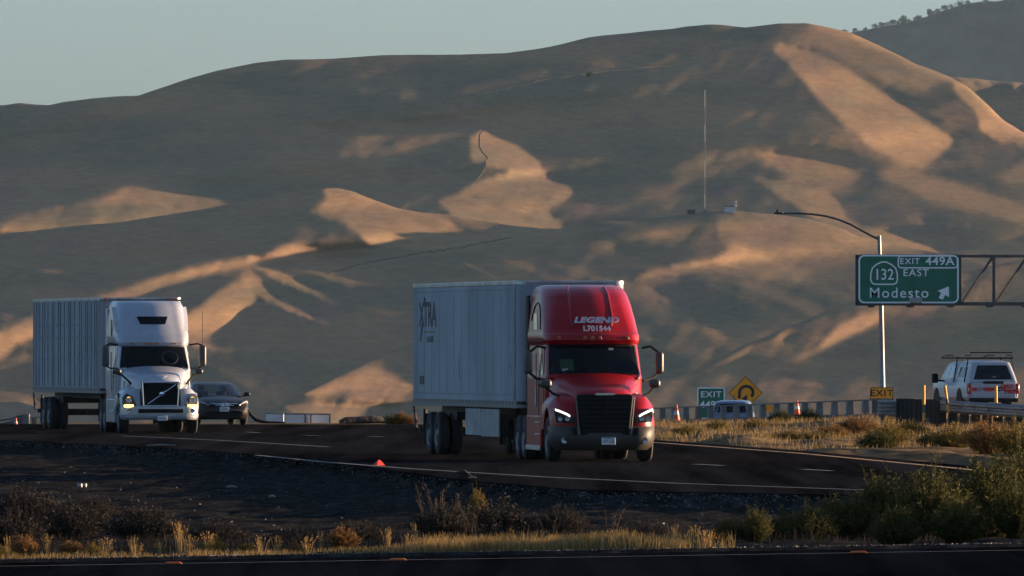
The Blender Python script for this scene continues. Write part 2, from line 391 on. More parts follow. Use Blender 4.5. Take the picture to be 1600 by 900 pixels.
# ------------------------------------------------------------------ hills
def hill_material(name, dry, green, purple, sc=1.0, bumps=1.0):
    m = bpy.data.materials.new(name); m.use_nodes = True; n = m.node_tree; b = n.nodes['Principled BSDF']
    b.inputs['Roughness'].default_value = .95; b.inputs['Specular IOR Level'].default_value = .05
    tc = n.nodes.new('ShaderNodeTexCoord')
    def noise(scale, stretch, det=5, rough=.6):
        mp = n.nodes.new('ShaderNodeMapping'); mp.inputs['Scale'].default_value = stretch
        no = n.nodes.new('ShaderNodeTexNoise'); no.inputs['Scale'].default_value = scale; no.inputs['Detail'].default_value = det; no.inputs['Roughness'].default_value = rough
        n.links.new(tc.outputs['Object'], mp.inputs[0]); n.links.new(mp.outputs[0], no.inputs['Vector']); return no
    def rng(src, a, c, lo=0, hi=1):
        r = n.nodes.new('ShaderNodeMapRange'); r.inputs['From Min'].default_value = a; r.inputs['From Max'].default_value = c
        r.inputs['To Min'].default_value = lo; r.inputs['To Max'].default_value = hi
        n.links.new(src, r.inputs['Value']); return r.outputs[0]
    def mix(fac, A, B):
        x = n.nodes.new('ShaderNodeMix'); x.data_type = 'RGBA'; n.links.new(fac, x.inputs['Factor'])
        for s, v in (('A', A), ('B', B)):
            if isinstance(v, tuple): x.inputs[s].default_value = (*v, 1)
            else: n.links.new(v, x.inputs[s])
        return x.outputs['Result']
    n1 = noise(.026/sc, (.55, .6, 2.2), 4, .5); n2 = noise(.05/sc, (1, .5, 1.6)); n3 = noise(.45/sc, (.5, .4, 1.8), 7, .75)
    c = mix(rng(n1.outputs[0], .45, .62), dry, green)
    c = mix(rng(n2.outputs[0], .5, .66, 0, .75), c, purple)
    # clumps of darker tussock
    dk = n.nodes.new('ShaderNodeMix'); dk.data_type = 'RGBA'; dk.blend_type = 'MULTIPLY'; dk.inputs['Factor'].default_value = .8
    g = n.nodes.new('ShaderNodeCombineColor')
    r = rng(n3.outputs[0], .38, .62, .84, 1.14)
    for k in range(3): n.links.new(r, g.inputs[k])
    n.links.new(c, dk.inputs['A']); n.links.new(g.outputs[0], dk.inputs['B']); n.links.new(dk.outputs['Result'], b.inputs['Base Color'])
    nb = noise(.25/sc, (.55, .5, 1.6), 8, .7); bp = n.nodes.new('ShaderNodeBump'); bp.inputs['Strength'].default_value = .30*bumps; bp.inputs['Distance'].default_value = .8*sc
    n.links.new(nb.outputs[0], bp.inputs['Height']); n.links.new(bp.outputs[0], b.inputs['Normal'])
    return m
def catmull(t): return (-.5*t+t*t-.5*t**3, 1-2.5*t*t+1.5*t**3, .5*t+2*t*t-1.5*t**3, -.5*t*t+.5*t**3)
def sample(Q, r, c):
    H, W = Q.shape; r = np.clip(r, 0, H-1); c = np.clip(c, 0, W-1)
    ri = np.floor(r).astype(int); ci = np.floor(c).astype(int); wr = catmull(r-ri); wc = catmull(c-ci); o = 0
    for a in range(4):
        for b in range(4): o = o + wr[a]*wc[b]*Q[np.clip(ri+a-1, 0, H-1), np.clip(ci+b-1, 0, W-1)]
    return o
def hill_sheet(name, key, y0, s, vbot, round_, m, bumpy, back=260):
    Q = solve(key); cp = np.array(crest[key])
    us = np.concatenate([np.arange(-900, -60, 30), np.arange(-60, 1660, 3.), np.arange(1660, 2500, 30)])
    cr = np.interp(us, cp[:, 0], cp[:, 1])
    # ease the corners of the crest line
    k = np.exp(-.5*(np.arange(-12, 13)/4.)**2); k /= k.sum(); fine = np.interp(np.arange(-1000, 2600, 1.), cp[:, 0], cp[:, 1])
    fine = np.convolve(np.pad(fine, 12, mode='edge'), k, 'valid'); cr = np.interp(us, np.arange(-1000, 2600, 1.), fine)
    cr = cr + np.where(us < -60, (-60-us)*.12, 0) + np.where(us > 1660, (us-1660)*.16, 0)
    cr = cr + fbm(us/60., us*0+3, 3)*1.2
    tt = np.concatenate([[0, .7, 1.6, 2.8, 4.5, 6.5, 9], np.arange(12, 700, 3.2)])
    rows = []
    for t in tt:
        v = cr + t
        rows.append(v)
        if v.min() > vbot: break
    Vv = np.minimum(np.array(rows), vbot + 6); Uu = np.repeat(us[None], len(Vv), 0); Tt = np.array(tt[:len(Vv)])[:, None]
    Y = sample(Q, (Vv-V0)/DU, (Uu-U0)/DU) + 2.6*np.maximum(0, -(Vv-V0)) - 2.6*np.maximum(0, Vv-V1)
    Y = Y + round_*np.exp(-Tt/4.)
    # gullies, terracettes and hummocks of the real ground
    sk = Uu + .9*(Vv-cr)
    Y = Y + bumpy*(np.abs(fbm(sk/95+7, Vv/150, 3))*-7 + fbm(Uu/55, Vv/26, 3)*1.6 + fbm(Uu/16+40, Vv/7, 3)*.4)
    P = y0 + s*Y
    X = (Uu-800)/F*P; Z = CAM_H+(HORIZON-Vv)/F*P
    # far side of the hill, falling away behind the crest
    bx, by, bz = [], [], []
    for d in (6, 30, 90, back):
        yy = P[0]+d; bx.append(X[0]); by.append(yy); bz.append(Z[0]-d*d/(2*60+d)*.45)
    X = np.vstack([np.array(bx[::-1]), X]); P = np.vstack([np.array(by[::-1]), P]); Z = np.vstack([np.array(bz[::-1]), Z])
    H, W = X.shape; mb = MB()
    vs = np.stack([X, P, Z], -1).reshape(-1, 3)
    idx = np.arange(H*W).reshape(H, W)
    fs = np.stack([idx[:-1, :-1], idx[1:, :-1], idx[1:, 1:], idx[:-1, 1:]], -1).reshape(-1, 4)
    me = bpy.data.meshes.new(name); me.from_pydata(vs.tolist(), [], fs.tolist()); me.materials.append(m)
    me.polygons.foreach_set('use_smooth', [True]*len(me.polygons)); me.update()
    o = bpy.data.objects.new(name, me); COL.objects.link(o); struct(o)
    return o, (us, cr, X, P, Z)
DRY = (.275, .178, .098); GRN = (.172, .138, .086); PUR = (.22, .143, .10)
hm1 = hill_material('dry_hill_grass', DRY, GRN, PUR, 1.2)
hill_main, HG_MAIN = hill_sheet('hills', 'main', 4520, .262, 452, 9, hm1, .8)
hill_mid, HG_MID = hill_sheet('hills', 'mid', 3980, .235, 700, 7, hm1, .8)
hill_front, HG_FRONT = hill_sheet('hills', 'front', 3500, .215, 700, 5, hm1, .9)
# ------------------------------------------------------------------ ground, roads, markings
# nearer edge of the freeway pavement and its farther edge, as y over x
NE = np.array([(-200,1250),(-60,556),(-14.6,334),(-10.5,314.6),(-8.3,302.6),(-5.6,283),(-3.4,261),(-1.3,235.5),(1.2,216),(5.7,208.8),(9,202),(20,190),(60,176),(200,150)])
FE = np.array([(-200,1500),(-60,640),(-24,420),(-16,404),(-3,403),(4.4,331),(7.5,298),(9.7,267),(11.2,246),(20,215),(60,196),(200,172)])
def near_y(x): return np.interp(x, NE[:,0], NE[:,1])
def far_y(x): return np.interp(x, FE[:,0], FE[:,1])
VERGE = 178.4                                     # back edge of the road in front
def front_z(x): return -.65 + .0158*(np.clip(x, -30, 30)+7.7)
def ground_z(x, y):
    x = np.asarray(x, float); y = np.asarray(y, float)
    d = near_y(x) - y
    # bank below the freeway, down to the road in front
    t = np.clip((near_y(x)-1.0-y)/(near_y(x)-1.0-VERGE-2), 0, 1)
    zb = -.03-.22*sstep(0, 1.1, d) + (front_z(x)+.30)*sstep(.05, 1, t**.8)
    lump = fbm(x*.9, y*.35, 4)*.10 + fbm(x*3.1+9, y*.9, 3)*.07
    zb = zb + lump*sstep(1.0, 4, d)*sstep(VERGE+.2, VERGE+2.5, y)
    z = np.where(d > 0, zb, -.03)
    z = np.where(y < VERGE, front_z(x)-.03, z)
    # beyond the freeway
    e = y - far_y(x)
    right = sstep(2.5, 5.5, x); plat = sstep(13.2, 15.5, x)
    med = ((.06*sstep(5, 13, x)*sstep(330, 410, y)) + (fbm(x*.5+3, y*.12, 3)*.30+.06)*sstep(1, 14, e)*(1-sstep(408, 425, y)))*right
    down = -1.85*right*(1-plat)*sstep(411, 520, y)-1.6*right*plat*sstep(457, 520, y)
    fall = np.where(right > .5, np.where(y < 565, down, np.minimum(-1.5, -9.2*sstep(0, 1, (y-560)/400)-.0)), -9.2*sstep(0, 1, (y-404)/480))
    fall = fall - 19.5*sstep(1500, 3300, y)
    z = np.where(e > 0, -.03 + med + fall*(e > 0), z)
    return z
def zone(x, y):  # 0 gravelly bank, 1 dry grass
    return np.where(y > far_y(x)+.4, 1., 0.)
gx = np.concatenate([[-3000,-1500,-800,-400,-200,-120,-80,-60,-45,-35,-28], np.arange(-22, 22.01, .4), [28,35,45,60,80,120,200,400,800,1500,3000]])
gy = np.concatenate([[-100,0,60,110,140,160], np.arange(170, 178, 1), np.arange(178, 215, .35), np.arange(215, 470, .8), np.arange(472, 560, 4), np.arange(565, 1000, 20), np.arange(1050, 3500, 150), [3600,3900,4300,5200,6500,8000,9500,12000,14200]])
GX, GY = np.meshgrid(gx, gy); GZ = ground_z(GX, GY)
gi = np.arange(GX.size).reshape(GX.shape)
gm = bpy.data.meshes.new('ground'); gm.from_pydata(np.stack([GX, GY, GZ], -1).reshape(-1, 3).tolist(), [], np.stack([gi[:-1,:-1], gi[:-1,1:], gi[1:,1:], gi[1:,:-1]], -1).reshape(-1, 4).tolist())
gm.polygons.foreach_set('use_smooth', [True]*len(gm.polygons))
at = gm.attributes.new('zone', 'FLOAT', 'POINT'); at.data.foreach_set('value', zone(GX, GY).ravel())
def ground_material():
    m = bpy.data.materials.new('earth'); m.use_nodes = True; n = m.node_tree; b = n.nodes['Principled BSDF']
    b.inputs['Roughness'].default_value = .95; b.inputs['Specular IOR Level'].default_value = .0
    tc = n.nodes.new('ShaderNodeTexCoord'); at = n.nodes.new('ShaderNodeAttribute'); at.attribute_name = 'zone'
    def noise(sc, det, st=(1,1,1)):
        mp = n.nodes.new('ShaderNodeMapping'); mp.inputs['Scale'].default_value = st; no = n.nodes.new('ShaderNodeTexNoise'); no.inputs['Scale'].default_value = sc; no.inputs['Detail'].default_value = det; no.inputs['Roughness'].default_value = .7
        n.links.new(tc.outputs['Object'], mp.inputs[0]); n.links.new(mp.outputs[0], no.inputs['Vector']); return no.outputs[0]
    def ramp(src, *st):
        r = n.nodes.new('ShaderNodeValToRGB'); e = r.color_ramp.elements
        e[0].position, e[0].color = st[0][0], (*st[0][1], 1); e[1].position, e[1].color = st[-1][0], (*st[-1][1], 1)
        for p, c in st[1:-1]: q = e.new(p); q.color = (*c, 1)
        n.links.new(src, r.inputs[0]); return r.outputs[0]
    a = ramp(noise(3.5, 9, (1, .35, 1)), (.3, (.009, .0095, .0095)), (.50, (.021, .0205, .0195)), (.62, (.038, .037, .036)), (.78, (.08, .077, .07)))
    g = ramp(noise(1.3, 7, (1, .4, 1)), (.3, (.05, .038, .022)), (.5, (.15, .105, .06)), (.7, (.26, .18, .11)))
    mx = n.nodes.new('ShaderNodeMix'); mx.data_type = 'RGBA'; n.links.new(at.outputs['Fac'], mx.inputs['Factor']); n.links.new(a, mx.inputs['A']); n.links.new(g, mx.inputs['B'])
    n.links.new(mx.outputs['Result'], b.inputs['Base Color'])
    bp = n.nodes.new('ShaderNodeBump'); bp.inputs['Strength'].default_value = .9; bp.inputs['Distance'].default_value = .06
    n.links.new(noise(7, 8, (1, .5, 1)), bp.inputs['Height']); n.links.new(bp.outputs[0], b.inputs['Normal'])
    return m
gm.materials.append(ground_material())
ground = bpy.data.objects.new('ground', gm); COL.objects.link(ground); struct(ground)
def asphalt(name, base, rot):
    m = bpy.data.materials.new(name); m.use_nodes = True; n = m.node_tree; b = n.nodes['Principled BSDF']
    b.inputs['Roughness'].default_value = .85; b.inputs['Specular IOR Level'].default_value = 0
    tc = n.nodes.new('ShaderNodeTexCoord')
    def noise(sc, st, det=5):
        mp = n.nodes.new('ShaderNodeMapping'); mp.inputs['Rotation'].default_value = (0,0,rot); mp.inputs['Scale'].default_value = st
        no = n.nodes.new('ShaderNodeTexNoise'); no.inputs['Scale'].default_value = sc; no.inputs['Detail'].default_value = det; no.inputs['Roughness'].default_value = .65
        n.links.new(tc.outputs['Object'], mp.inputs[0]); n.links.new(mp.outputs[0], no.inputs['Vector']); return no.outputs[0]
    r = n.nodes.new('ShaderNodeValToRGB'); e = r.color_ramp.elements
    e[0].position = .36; e[0].color = (*[c*.45 for c in base], 1); e[1].position = .66; e[1].color = (*[c*1.7 for c in base], 1)
    n.links.new(noise(.9, (1, .02, 1)), r.inputs[0])
    r2 = n.nodes.new('ShaderNodeMapRange'); r2.inputs['From Min'].default_value = .35; r2.inputs['From Max'].default_value = .65; r2.inputs['To Min'].default_value = .75; r2.inputs['To Max'].default_value = 1.2
    n.links.new(noise(26, (1, .35, 1), 6), r2.inputs['Value'])
    mu = n.nodes.new('ShaderNodeMix'); mu.data_type = 'RGBA'; mu.blend_type = 'MULTIPLY'; mu.inputs['Factor'].default_value = 1
    cc = n.nodes.new('ShaderNodeCombineColor')
    for k in range(3): n.links.new(r2.outputs[0], cc.inputs[k])
    n.links.new(r.outputs[0], mu.inputs['A']); n.links.new(cc.outputs[0], mu.inputs['B']); n.links.new(mu.outputs['Result'], b.inputs['Base Color'])
    bp = n.nodes.new('ShaderNodeBump'); bp.inputs['Strength'].default_value = .5; bp.inputs['Distance'].default_value = .01
    n.links.new(noise(40, (1, 1, 1)), bp.inputs['Height']); n.links.new(bp.outputs[0], b.inputs['Normal'])
    return m
ROAD = asphalt('asphalt', (.0135, .0130, .0138), R(-10)); ROAD2 = asphalt('old_asphalt', (.0065, .0075, .0095), R(90))
mb = MB(); xs = np.concatenate([np.arange(-60, -16, 4.), np.arange(-16, 14, .5), np.arange(14, 61, 4.)])
lo = [(x, float(near_y(x)), -.27) for x in xs]; l1 = [(x, float(near_y(x))+.04, .015) for x in xs]
def wob(x): return .12*math.sin(x*2.1)+.1*math.sin(x*5.3+1)
lo = [(x, y+wob(x), z) for x, y, z in lo]; l1 = [(x, y+wob(x), z) for x, y, z in l1]
cols = [lo, l1] + [[(x, float(near_y(x))*(1-t)+float(far_y(x))*t, .015) for x in xs] for t in (.15, .35, .6, .85)] + [[(x, float(far_y(x)), .015) for x in xs], [(x, float(far_y(x))+.3, -.1) for x in xs]]
mb.loft(cols, caps=False, closed=False)
highway = struct(mb.build('road', ROAD, smooth=False))
mb = MB(); fx = np.arange(-60, 61, 2.)
mb.loft([[(x, 100, front_z(x)+.004) for x in fx], [(x, VERGE, front_z(x)+.004) for x in fx], [(x, VERGE+.1, front_z(x)-.06) for x in fx]], caps=False, closed=False)
frontage = struct(mb.build('road', ROAD2, smooth=False))
def strip(mb, pts, wd, z=.019, mi=0):
    pts = [Vector((p[0], p[1], 0)) for p in pts]; L = []; Rr = []
    for i, p in enumerate(pts):
        d = (pts[min(i+1, len(pts)-1)]-pts[max(i-1, 0)]).normalized(); nn = Vector((-d.y, d.x, 0))*wd/2
        zz = z(p.x) if callable(z) else z
        L.append((p+nn)[:2]+(zz,)); Rr.append((p-nn)[:2]+(zz,))
    mb.loft([[tuple(a) for a in L], [tuple(a) for a in Rr]], caps=False, closed=False, mi=mi)
LINE = mat('line_paint', (.13, .13, .125), .7, vary=(3, .45)); YLINE = mat('yellow_line_paint', (.38, .20, .05), .7, vary=(3, .4))
mb = MB()
P2 = lambda l: [gp(u, v, .02)[:2] for u, v in l]
strip(mb, P2([(400,711),(442,715),(500,721),(640,732),(850,745),(1060,755),(1341,765),(1560,773)]), .16)
strip(mb, P2([(189,681),(262,684),(337,687.5),(430,693),(513,698)]), .16)
for a, b in (((386,675),(405,676)), ((476,680),(500,680.7)), ((575,681.5),(598,682.3)), ((1085,725),(1130,727.2)), ((1255,733),(1300,735.5)), ((60,675),(72,675.3))):
    strip(mb, P2([a, b]), .2)
strip(mb, P2([(1000,689.5),(1035,692),(1250,708),(1450,727),(1560,738)]), .2, mi=1)
struct(mb.build('road_markings', [LINE, YLINE], smooth=False, recalc=False))
mb = MB(); strip(mb, [(x, 175.2) for x in fx], .14, z=lambda x: front_z(x)+.009)
struct(mb.build('road_markings', LINE, smooth=False, recalc=False))
# raised orange markers on the road in front
for u, lab in ((267, 'orange raised road marker on the front road, leftmost of the three'), (620, 'orange raised road marker on the front road, middle one of the three'), (1345, 'orange raised road marker on the front road, below the tall green weeds')):
    x = (u-800)/F*173.6
    o = MB().prism([(-.14,0),(.14,0),(.10,.03),(-.10,.03)], -.06, .06, 'y').build('road_marker', mat('orange_plastic', (.55,.12,.01), .5), bevel=.006, loc=(x, 174.75, front_z(x)+.012))
    tag(o, lab, 'road marker', 'raised markers on the front road')
# ------------------------------------------------------------------ plants
def leaf_mat(name, cols, trans=.25):
    m = bpy.data.materials.new(name); m.use_nodes = True; n = m.node_tree; b = n.nodes['Principled BSDF']
    b.inputs['Roughness'].default_value = .8; b.inputs['Specular IOR Level'].default_value = .15
    at = n.nodes.new('ShaderNodeAttribute'); at.attribute_name = 'tint'
    oi = n.nodes.new('ShaderNodeObjectInfo')
    r = n.nodes.new('ShaderNodeValToRGB'); e = r.color_ramp.elements
    e[0].position, e[0].color = 0, (*cols[0], 1); e[1].position, e[1].color = 1, (*cols[-1], 1)
    for i, c in enumerate(cols[1:-1]): q = e.new((i+1)/(len(cols)-1)); q.color = (*c, 1)
    n.links.new(at.outputs['Fac'], r.inputs[0]); n.links.new(r.outputs[0], b.inputs['Base Color'])
    tr = n.nodes.new('ShaderNodeBsdfTranslucent'); n.links.new(r.outputs[0], tr.inputs[0])
    mx = n.nodes.new('ShaderNodeMixShader'); mx.inputs[0].default_value = trans
    out = n.nodes['Material Output']; n.links.new(b.outputs[0], mx.inputs[1]); n.links.new(tr.outputs[0], mx.inputs[2]); n.links.new(mx.outputs[0], out.inputs[0])
    return m
LM_GREEN = leaf_mat('weed_green', [(.012,.016,.006), (.030,.037,.010), (.062,.062,.015), (.10,.08,.018)])
LM_RUST = leaf_mat('dry_weed', [(.05,.03,.014), (.12,.06,.022), (.19,.10,.03), (.24,.15,.055)])
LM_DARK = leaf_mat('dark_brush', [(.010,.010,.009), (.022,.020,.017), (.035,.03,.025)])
LM_STRAW = leaf_mat('straw', [(.10,.07,.028), (.20,.14,.055), (.34,.22,.075), (.44,.30,.12)], .35)
LM_YEL = leaf_mat('yellow_green_brush', [(.035,.03,.010), (.08,.065,.015), (.15,.11,.022), (.22,.15,.035)])
class Plant:
    def __init__(s): s.v = []; s.f = []; s.t = []
    def ribbon(s, pts, w0, w1, tint):
        k = len(s.v); n = len(pts); a = rnd.uniform(0, math.pi); d = Vector((math.cos(a), math.sin(a)*.6, 0))
        for i, p in enumerate(pts):
            ww = (w0+(w1-w0)*i/(n-1))/2; s.v += [tuple(p-d*ww), tuple(p+d*ww)]; s.t += [tint, tint]
        for i in range(n-1): s.f.append((k+2*i, k+2*i+1, k+2*i+3, k+2*i+2))
    def leaf(s, p, d, ln, wd, tint):
        k = len(s.v); sd = d.cross(Vector((rnd.uniform(-1,1), rnd.uniform(-1,1), rnd.uniform(-1,1))))
        if sd.length < 1e-4: sd = Vector((1,0,0))
        sd = sd.normalized()*wd/2
        s.v += [tuple(p), tuple(p+d*ln*.5+sd), tuple(p+d*ln), tuple(p+d*ln*.5-sd)]; s.t += [tint]*4; s.f.append((k, k+1, k+2, k+3))
    def mesh(s, name, m):
        me = bpy.data.meshes.new(name); me.from_pydata(s.v, [], s.f); me.materials.append(m)
        a = me.attributes.new('tint', 'FLOAT', 'POINT'); a.data.foreach_set('value', [min(1, max(0, t)) for t in s.t]); return me
def weed_mesh(name, m, w, h, n, leaves, upright=.75, lw=.008, ll=.05, ragged=.5):
    """a bushy weed: stems fanning out from the root, each carrying small leaves; ragged outline"""
    p = Plant()
    for i in range(n):
        a = rnd.uniform(0, 2*math.pi); r = w/2*math.sqrt(rnd.random())
        root = Vector((math.cos(a)*r*.35, math.sin(a)*r*.35, 0)); k = 1-(r/(w/2))**2*.6
        top = Vector((math.cos(a)*r, math.sin(a)*r, h*k*rnd.uniform(1-ragged, 1.0)))
        if rnd.random() < .12: top.z *= 1.18
        mid = root.lerp(top, .5)+Vector((0,0,h*.10*(1-upright))); q = [root, root.lerp(mid, .6), mid, mid.lerp(top, .55), top]
        tint = rnd.random()
        p.ribbon(q, lw*1.2, lw*.5, tint*.5)
        for j in range(leaves):
            t = rnd.uniform(.15, 1)**.8; c = q[0].lerp(q[2], t*2) if t < .5 else q[2].lerp(q[4], t*2-1)
            d = Vector((rnd.uniform(-1,1), rnd.uniform(-1,1), rnd.uniform(-.1, 1.4))).normalized()
            p.leaf(c, d, ll*rnd.uniform(.5, 1.3), lw*1.6, .25+.55*tint+rnd.uniform(-.2, .25)+.15*(t-.5))
    return p.mesh(name, m)
def tuft_mesh(name, m, w, h, n, heads=True, bw=.010):
    p = Plant()
    for i in range(n):
        a = rnd.uniform(0, 2*math.pi); r = w/2*rnd.random(); root = Vector((math.cos(a)*r*.6, math.sin(a)*r*.6, 0))
        hh = h*rnd.uniform(.45, 1); lean = Vector((math.cos(a), math.sin(a), 0))*rnd.uniform(.02, .35)*hh
        q = [root, root+Vector((0,0,hh*.5))+lean*.25, root+Vector((0,0,hh*.85))+lean*.7, root+Vector((0,0,hh))+lean*1.15]
        t = rnd.random(); p.ribbon(q, bw, bw*.35, t)
        if heads and rnd.random() < .55:
            for j in range(9):
                c = q[1].lerp(q[3], rnd.uniform(.45, 1.05)); d = Vector((rnd.uniform(-1,1), rnd.uniform(-1,1), rnd.uniform(-.8, 1))).normalized()
                p.leaf(c, d, .035, .014, .6+rnd.uniform(-.2, .4))
    return p.mesh(name, m)
W_GREEN = [weed_mesh('tall_weed', LM_GREEN, .9, 1.0, 380, 26, lw=.009, ll=.055) for _ in range(3)]
W_YEL = [weed_mesh('brush', LM_YEL, 1.0, .7, 200, 24, lw=.010, ll=.05) for _ in range(2)]
W_RUST = [weed_mesh('dry_bush', LM_RUST, .9, .62, 210, 22, upright=.3, lw=.009, ll=.05, ragged=.3) for _ in range(2)]
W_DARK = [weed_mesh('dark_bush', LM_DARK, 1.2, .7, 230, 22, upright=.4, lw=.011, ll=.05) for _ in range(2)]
T_STRAW = [tuft_mesh('grass_tuft', LM_STRAW, .35, .5, 26) for _ in range(3)]
LM_SEED = leaf_mat('dull_seed_heads', [(.03,.025,.017), (.07,.055,.035), (.13,.10,.065)], .3)
T_TALL = [tuft_mesh('seed_stalks', LM_SEED, .5, .95, 16, bw=.009) for _ in range(2)]
def plant(name, me, x, y, sx, sz, label, cat, group, dz=0):
    o = bpy.data.objects.new(name, me); COL.objects.link(o)
    o.location = (x, y, float(ground_z(x, y))-.02+dz); o.scale = (sx, sx, sz); o.rotation_euler = (0, 0, rnd.uniform(0, 6.28))
    return tag(o, label, cat, group)
def ux(u, y): return (u-800)/F*y
# tall green weeds in the right foreground: (place across the photo, depth, width, height, label)
g = 'tall green weeds along the front road'
for i, (u, y, wd, hh, lab) in enumerate([
    (1545, 186, 1.75, 1.42, 'tallest green weed clump, at the right edge behind the front road'),
    (1455, 184, 1.60, 1.24, 'broad green weed clump left of the tallest one at the right edge'),
    (1380, 186, 1.45, 1.12, 'green weed clump with upright sprays hiding the freeway edge'),
    (1325, 184, 1.25, .80, 'mid-height dark green weed clump between the tall clumps and the lower ones'),
    (1265, 183, .95, .62, 'low dark green weed clump leaning over its own shadow'),
    (1180, 182, .62, .60, 'small pointed green weed, brightest of the low weeds by the front road'),
    (1135, 182, .55, .40, 'smallest green weed, first of the row beside the straw grass'),
    (1225, 184, .70, .52, 'dark green weed between the small pointed weed and the low leaning clump'),
    (1400, 181, .95, .66, 'yellowish green weed in front of the tall clumps, nearest the front road'),
    (1500, 181, 1.1, .78, 'green weed with thin bare stalks in front of the tallest clump'),
    (1590, 181, .9, 1.0, 'green weed cut by the right edge of the photo, standing by the front road'),
    (1600, 189, 1.6, 1.5, 'high green weed clump behind the tallest one, partly out of the photo'),
    (1300, 188, 1.2, .60, 'shaded green weed clump farther back on the gravel bank')]):
    plant('tall_weed', W_GREEN[i % 3], ux(u, y), y, wd/.9, hh*1.03, lab, 'weed', g)
# dark and rust coloured bushes on the bank
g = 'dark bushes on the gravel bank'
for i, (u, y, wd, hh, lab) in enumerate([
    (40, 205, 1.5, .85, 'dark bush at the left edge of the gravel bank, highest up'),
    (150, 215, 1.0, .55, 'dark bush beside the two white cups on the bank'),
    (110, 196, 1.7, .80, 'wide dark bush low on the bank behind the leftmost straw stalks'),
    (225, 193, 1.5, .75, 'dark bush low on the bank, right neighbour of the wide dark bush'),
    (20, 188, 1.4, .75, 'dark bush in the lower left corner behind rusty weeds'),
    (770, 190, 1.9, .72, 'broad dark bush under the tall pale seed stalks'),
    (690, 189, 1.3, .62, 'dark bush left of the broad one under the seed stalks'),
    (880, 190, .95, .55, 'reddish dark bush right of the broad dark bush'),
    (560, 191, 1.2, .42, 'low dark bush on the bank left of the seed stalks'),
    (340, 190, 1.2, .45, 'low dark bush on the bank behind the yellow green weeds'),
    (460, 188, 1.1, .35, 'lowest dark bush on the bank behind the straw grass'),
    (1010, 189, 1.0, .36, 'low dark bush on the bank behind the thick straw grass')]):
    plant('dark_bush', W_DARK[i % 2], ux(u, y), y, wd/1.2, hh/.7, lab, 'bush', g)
plant('yellow_brush', W_YEL[0], ux(745, 194), 194, .40, .75, 'yellow green sprig sticking up above the broad dark bush', 'weed', None, .35)
g = 'rusty and yellow weeds by the front road'
for i, (u, y, wd, hh, lab, k) in enumerate([
    (535, 181.0, .62, .40, 'round rust orange bush beside the front road', 'r'),
    (38, 181.0, .55, .38, 'orange brown weed by the front road at the far left', 'r'),
    (112, 181.2, .5, .24, 'small rust weed beside dry stalks at the left of the front road', 'r'),
    (333, 181.0, .55, .30, 'yellow green weed by the front road, left of two', 'y'),
    (386, 181.0, .42, .22, 'smaller yellow green weed by the front road, right of two', 'y'),
    (145, 181.2, .4, .22, 'low yellow weed right of the small rust weed', 'y'),
    (460, 181.0, .45, .24, 'pale rust weed between the yellow green weeds and the round orange bush', 'r'),
    (5, 180.6, .5, .22, 'olive weed at the very left edge of the front road', 'y')]):
    ms = W_RUST if k == 'r' else W_YEL
    plant('dry_bush' if k == 'r' else 'yellow_brush', ms[i % 2], ux(u, y), y, wd/(.9 if k == 'r' else 1.0), hh/(.62 if k == 'r' else .7), lab, 'bush' if k == 'r' else 'weed', g)
for i, (u, hh) in enumerate([(175,.42),(198,.36),(215,.40),(240,.34),(268,.46),(284,.50),(300,.38),(10,.38),(408,.4),(430,.44),(478,.32),(595,.34),(640,.36),(660,.4),(1062,.36),(1085,.34),(1100,.38),(1120,.36),(75,.34),(22,.3),(508,.42),(320,.46)]):
    plant('grass_tuft', T_STRAW[i % 3], ux(u+rnd.uniform(-14, 14), 180.6), 180.6+rnd.uniform(-.8, 1.6), rnd.uniform(.3, .9), hh/.5*rnd.uniform(.7, 1.15), 'pale tuft of dry oat grass with seed heads beside the front road', 'grass tuft', 'dry oat tufts by the front road')
for i, (u, y, hh) in enumerate([(670,189,.95),(690,190,1.05),(712,189.5,.8),(735,188,.7),(952,182,.62),(858,182,.55),(560,184,.5),(760,182,.5),(900,182,.42)]):
    plant('seed_stalks', T_TALL[i % 2], ux(u, y), y, rnd.uniform(.6, 1.0), hh/.95, 'thin pale seed stalks standing above the dark brush on the bank', 'grass tuft', 'tall seed stalks on the bank')
# straw grass along the front road: nobody could count it
def grass(name, n, place, hfun, m, label, bw=.009):
    p = Plant(); c = 0
    while c < n:
        q = place()
        if q is None: continue
        x, y = q; z = float(ground_z(x, y))-.01; hh = hfun(x, y)*rnd.uniform(.5, 1.1); c += 1
        l = Vector((rnd.gauss(0, .25), rnd.gauss(0, .15), 0))*hh
        b = Vector((x, y, z)); p.ribbon([b, b+Vector((0,0,hh*.6))+l*.4, b+Vector((0,0,hh))+l], bw, bw*.3, rnd.random())
    o = bpy.data.objects.new(name, p.mesh(name, m)); COL.objects.link(o); return tag(o, label, 'grass', None, 'stuff')
def place_front():
    u = min(rnd.uniform(-20, 1150), rnd.uniform(300, 1500)) if rnd.random() < .5 else rnd.uniform(-20, 1080); y = VERGE+.5+abs(rnd.gauss(0, 1.0)); d = .25+.75*float(sstep(560, 720, u))
    d *= .5+float(vnoise(np.array(u/37.), np.array(y*1.3)))*1.1+.35
    return (ux(u, y), y) if rnd.random() < d else None
def h_front(x, y): return (.09+.13*float(sstep(-2.5, -.5, x)))*(1.0+.9*float(vnoise(np.array(x*2.3), np.array(y))))
grass('grass', 9000, place_front, h_front, LM_STRAW, 'dry straw coloured grass growing along the front road')
def place_bank():
    u = rnd.uniform(-20, 1500); y = 181.5+abs(rnd.gauss(0, 5)); return (ux(u, y), y)
grass('grass', 9000, place_bank, lambda x, y: .10+.22*max(0, float(vnoise(np.array(x*1.7), np.array(y*.8)))+.3), LM_DARK, 'thin dark dead grass at the foot of the gravel bank')
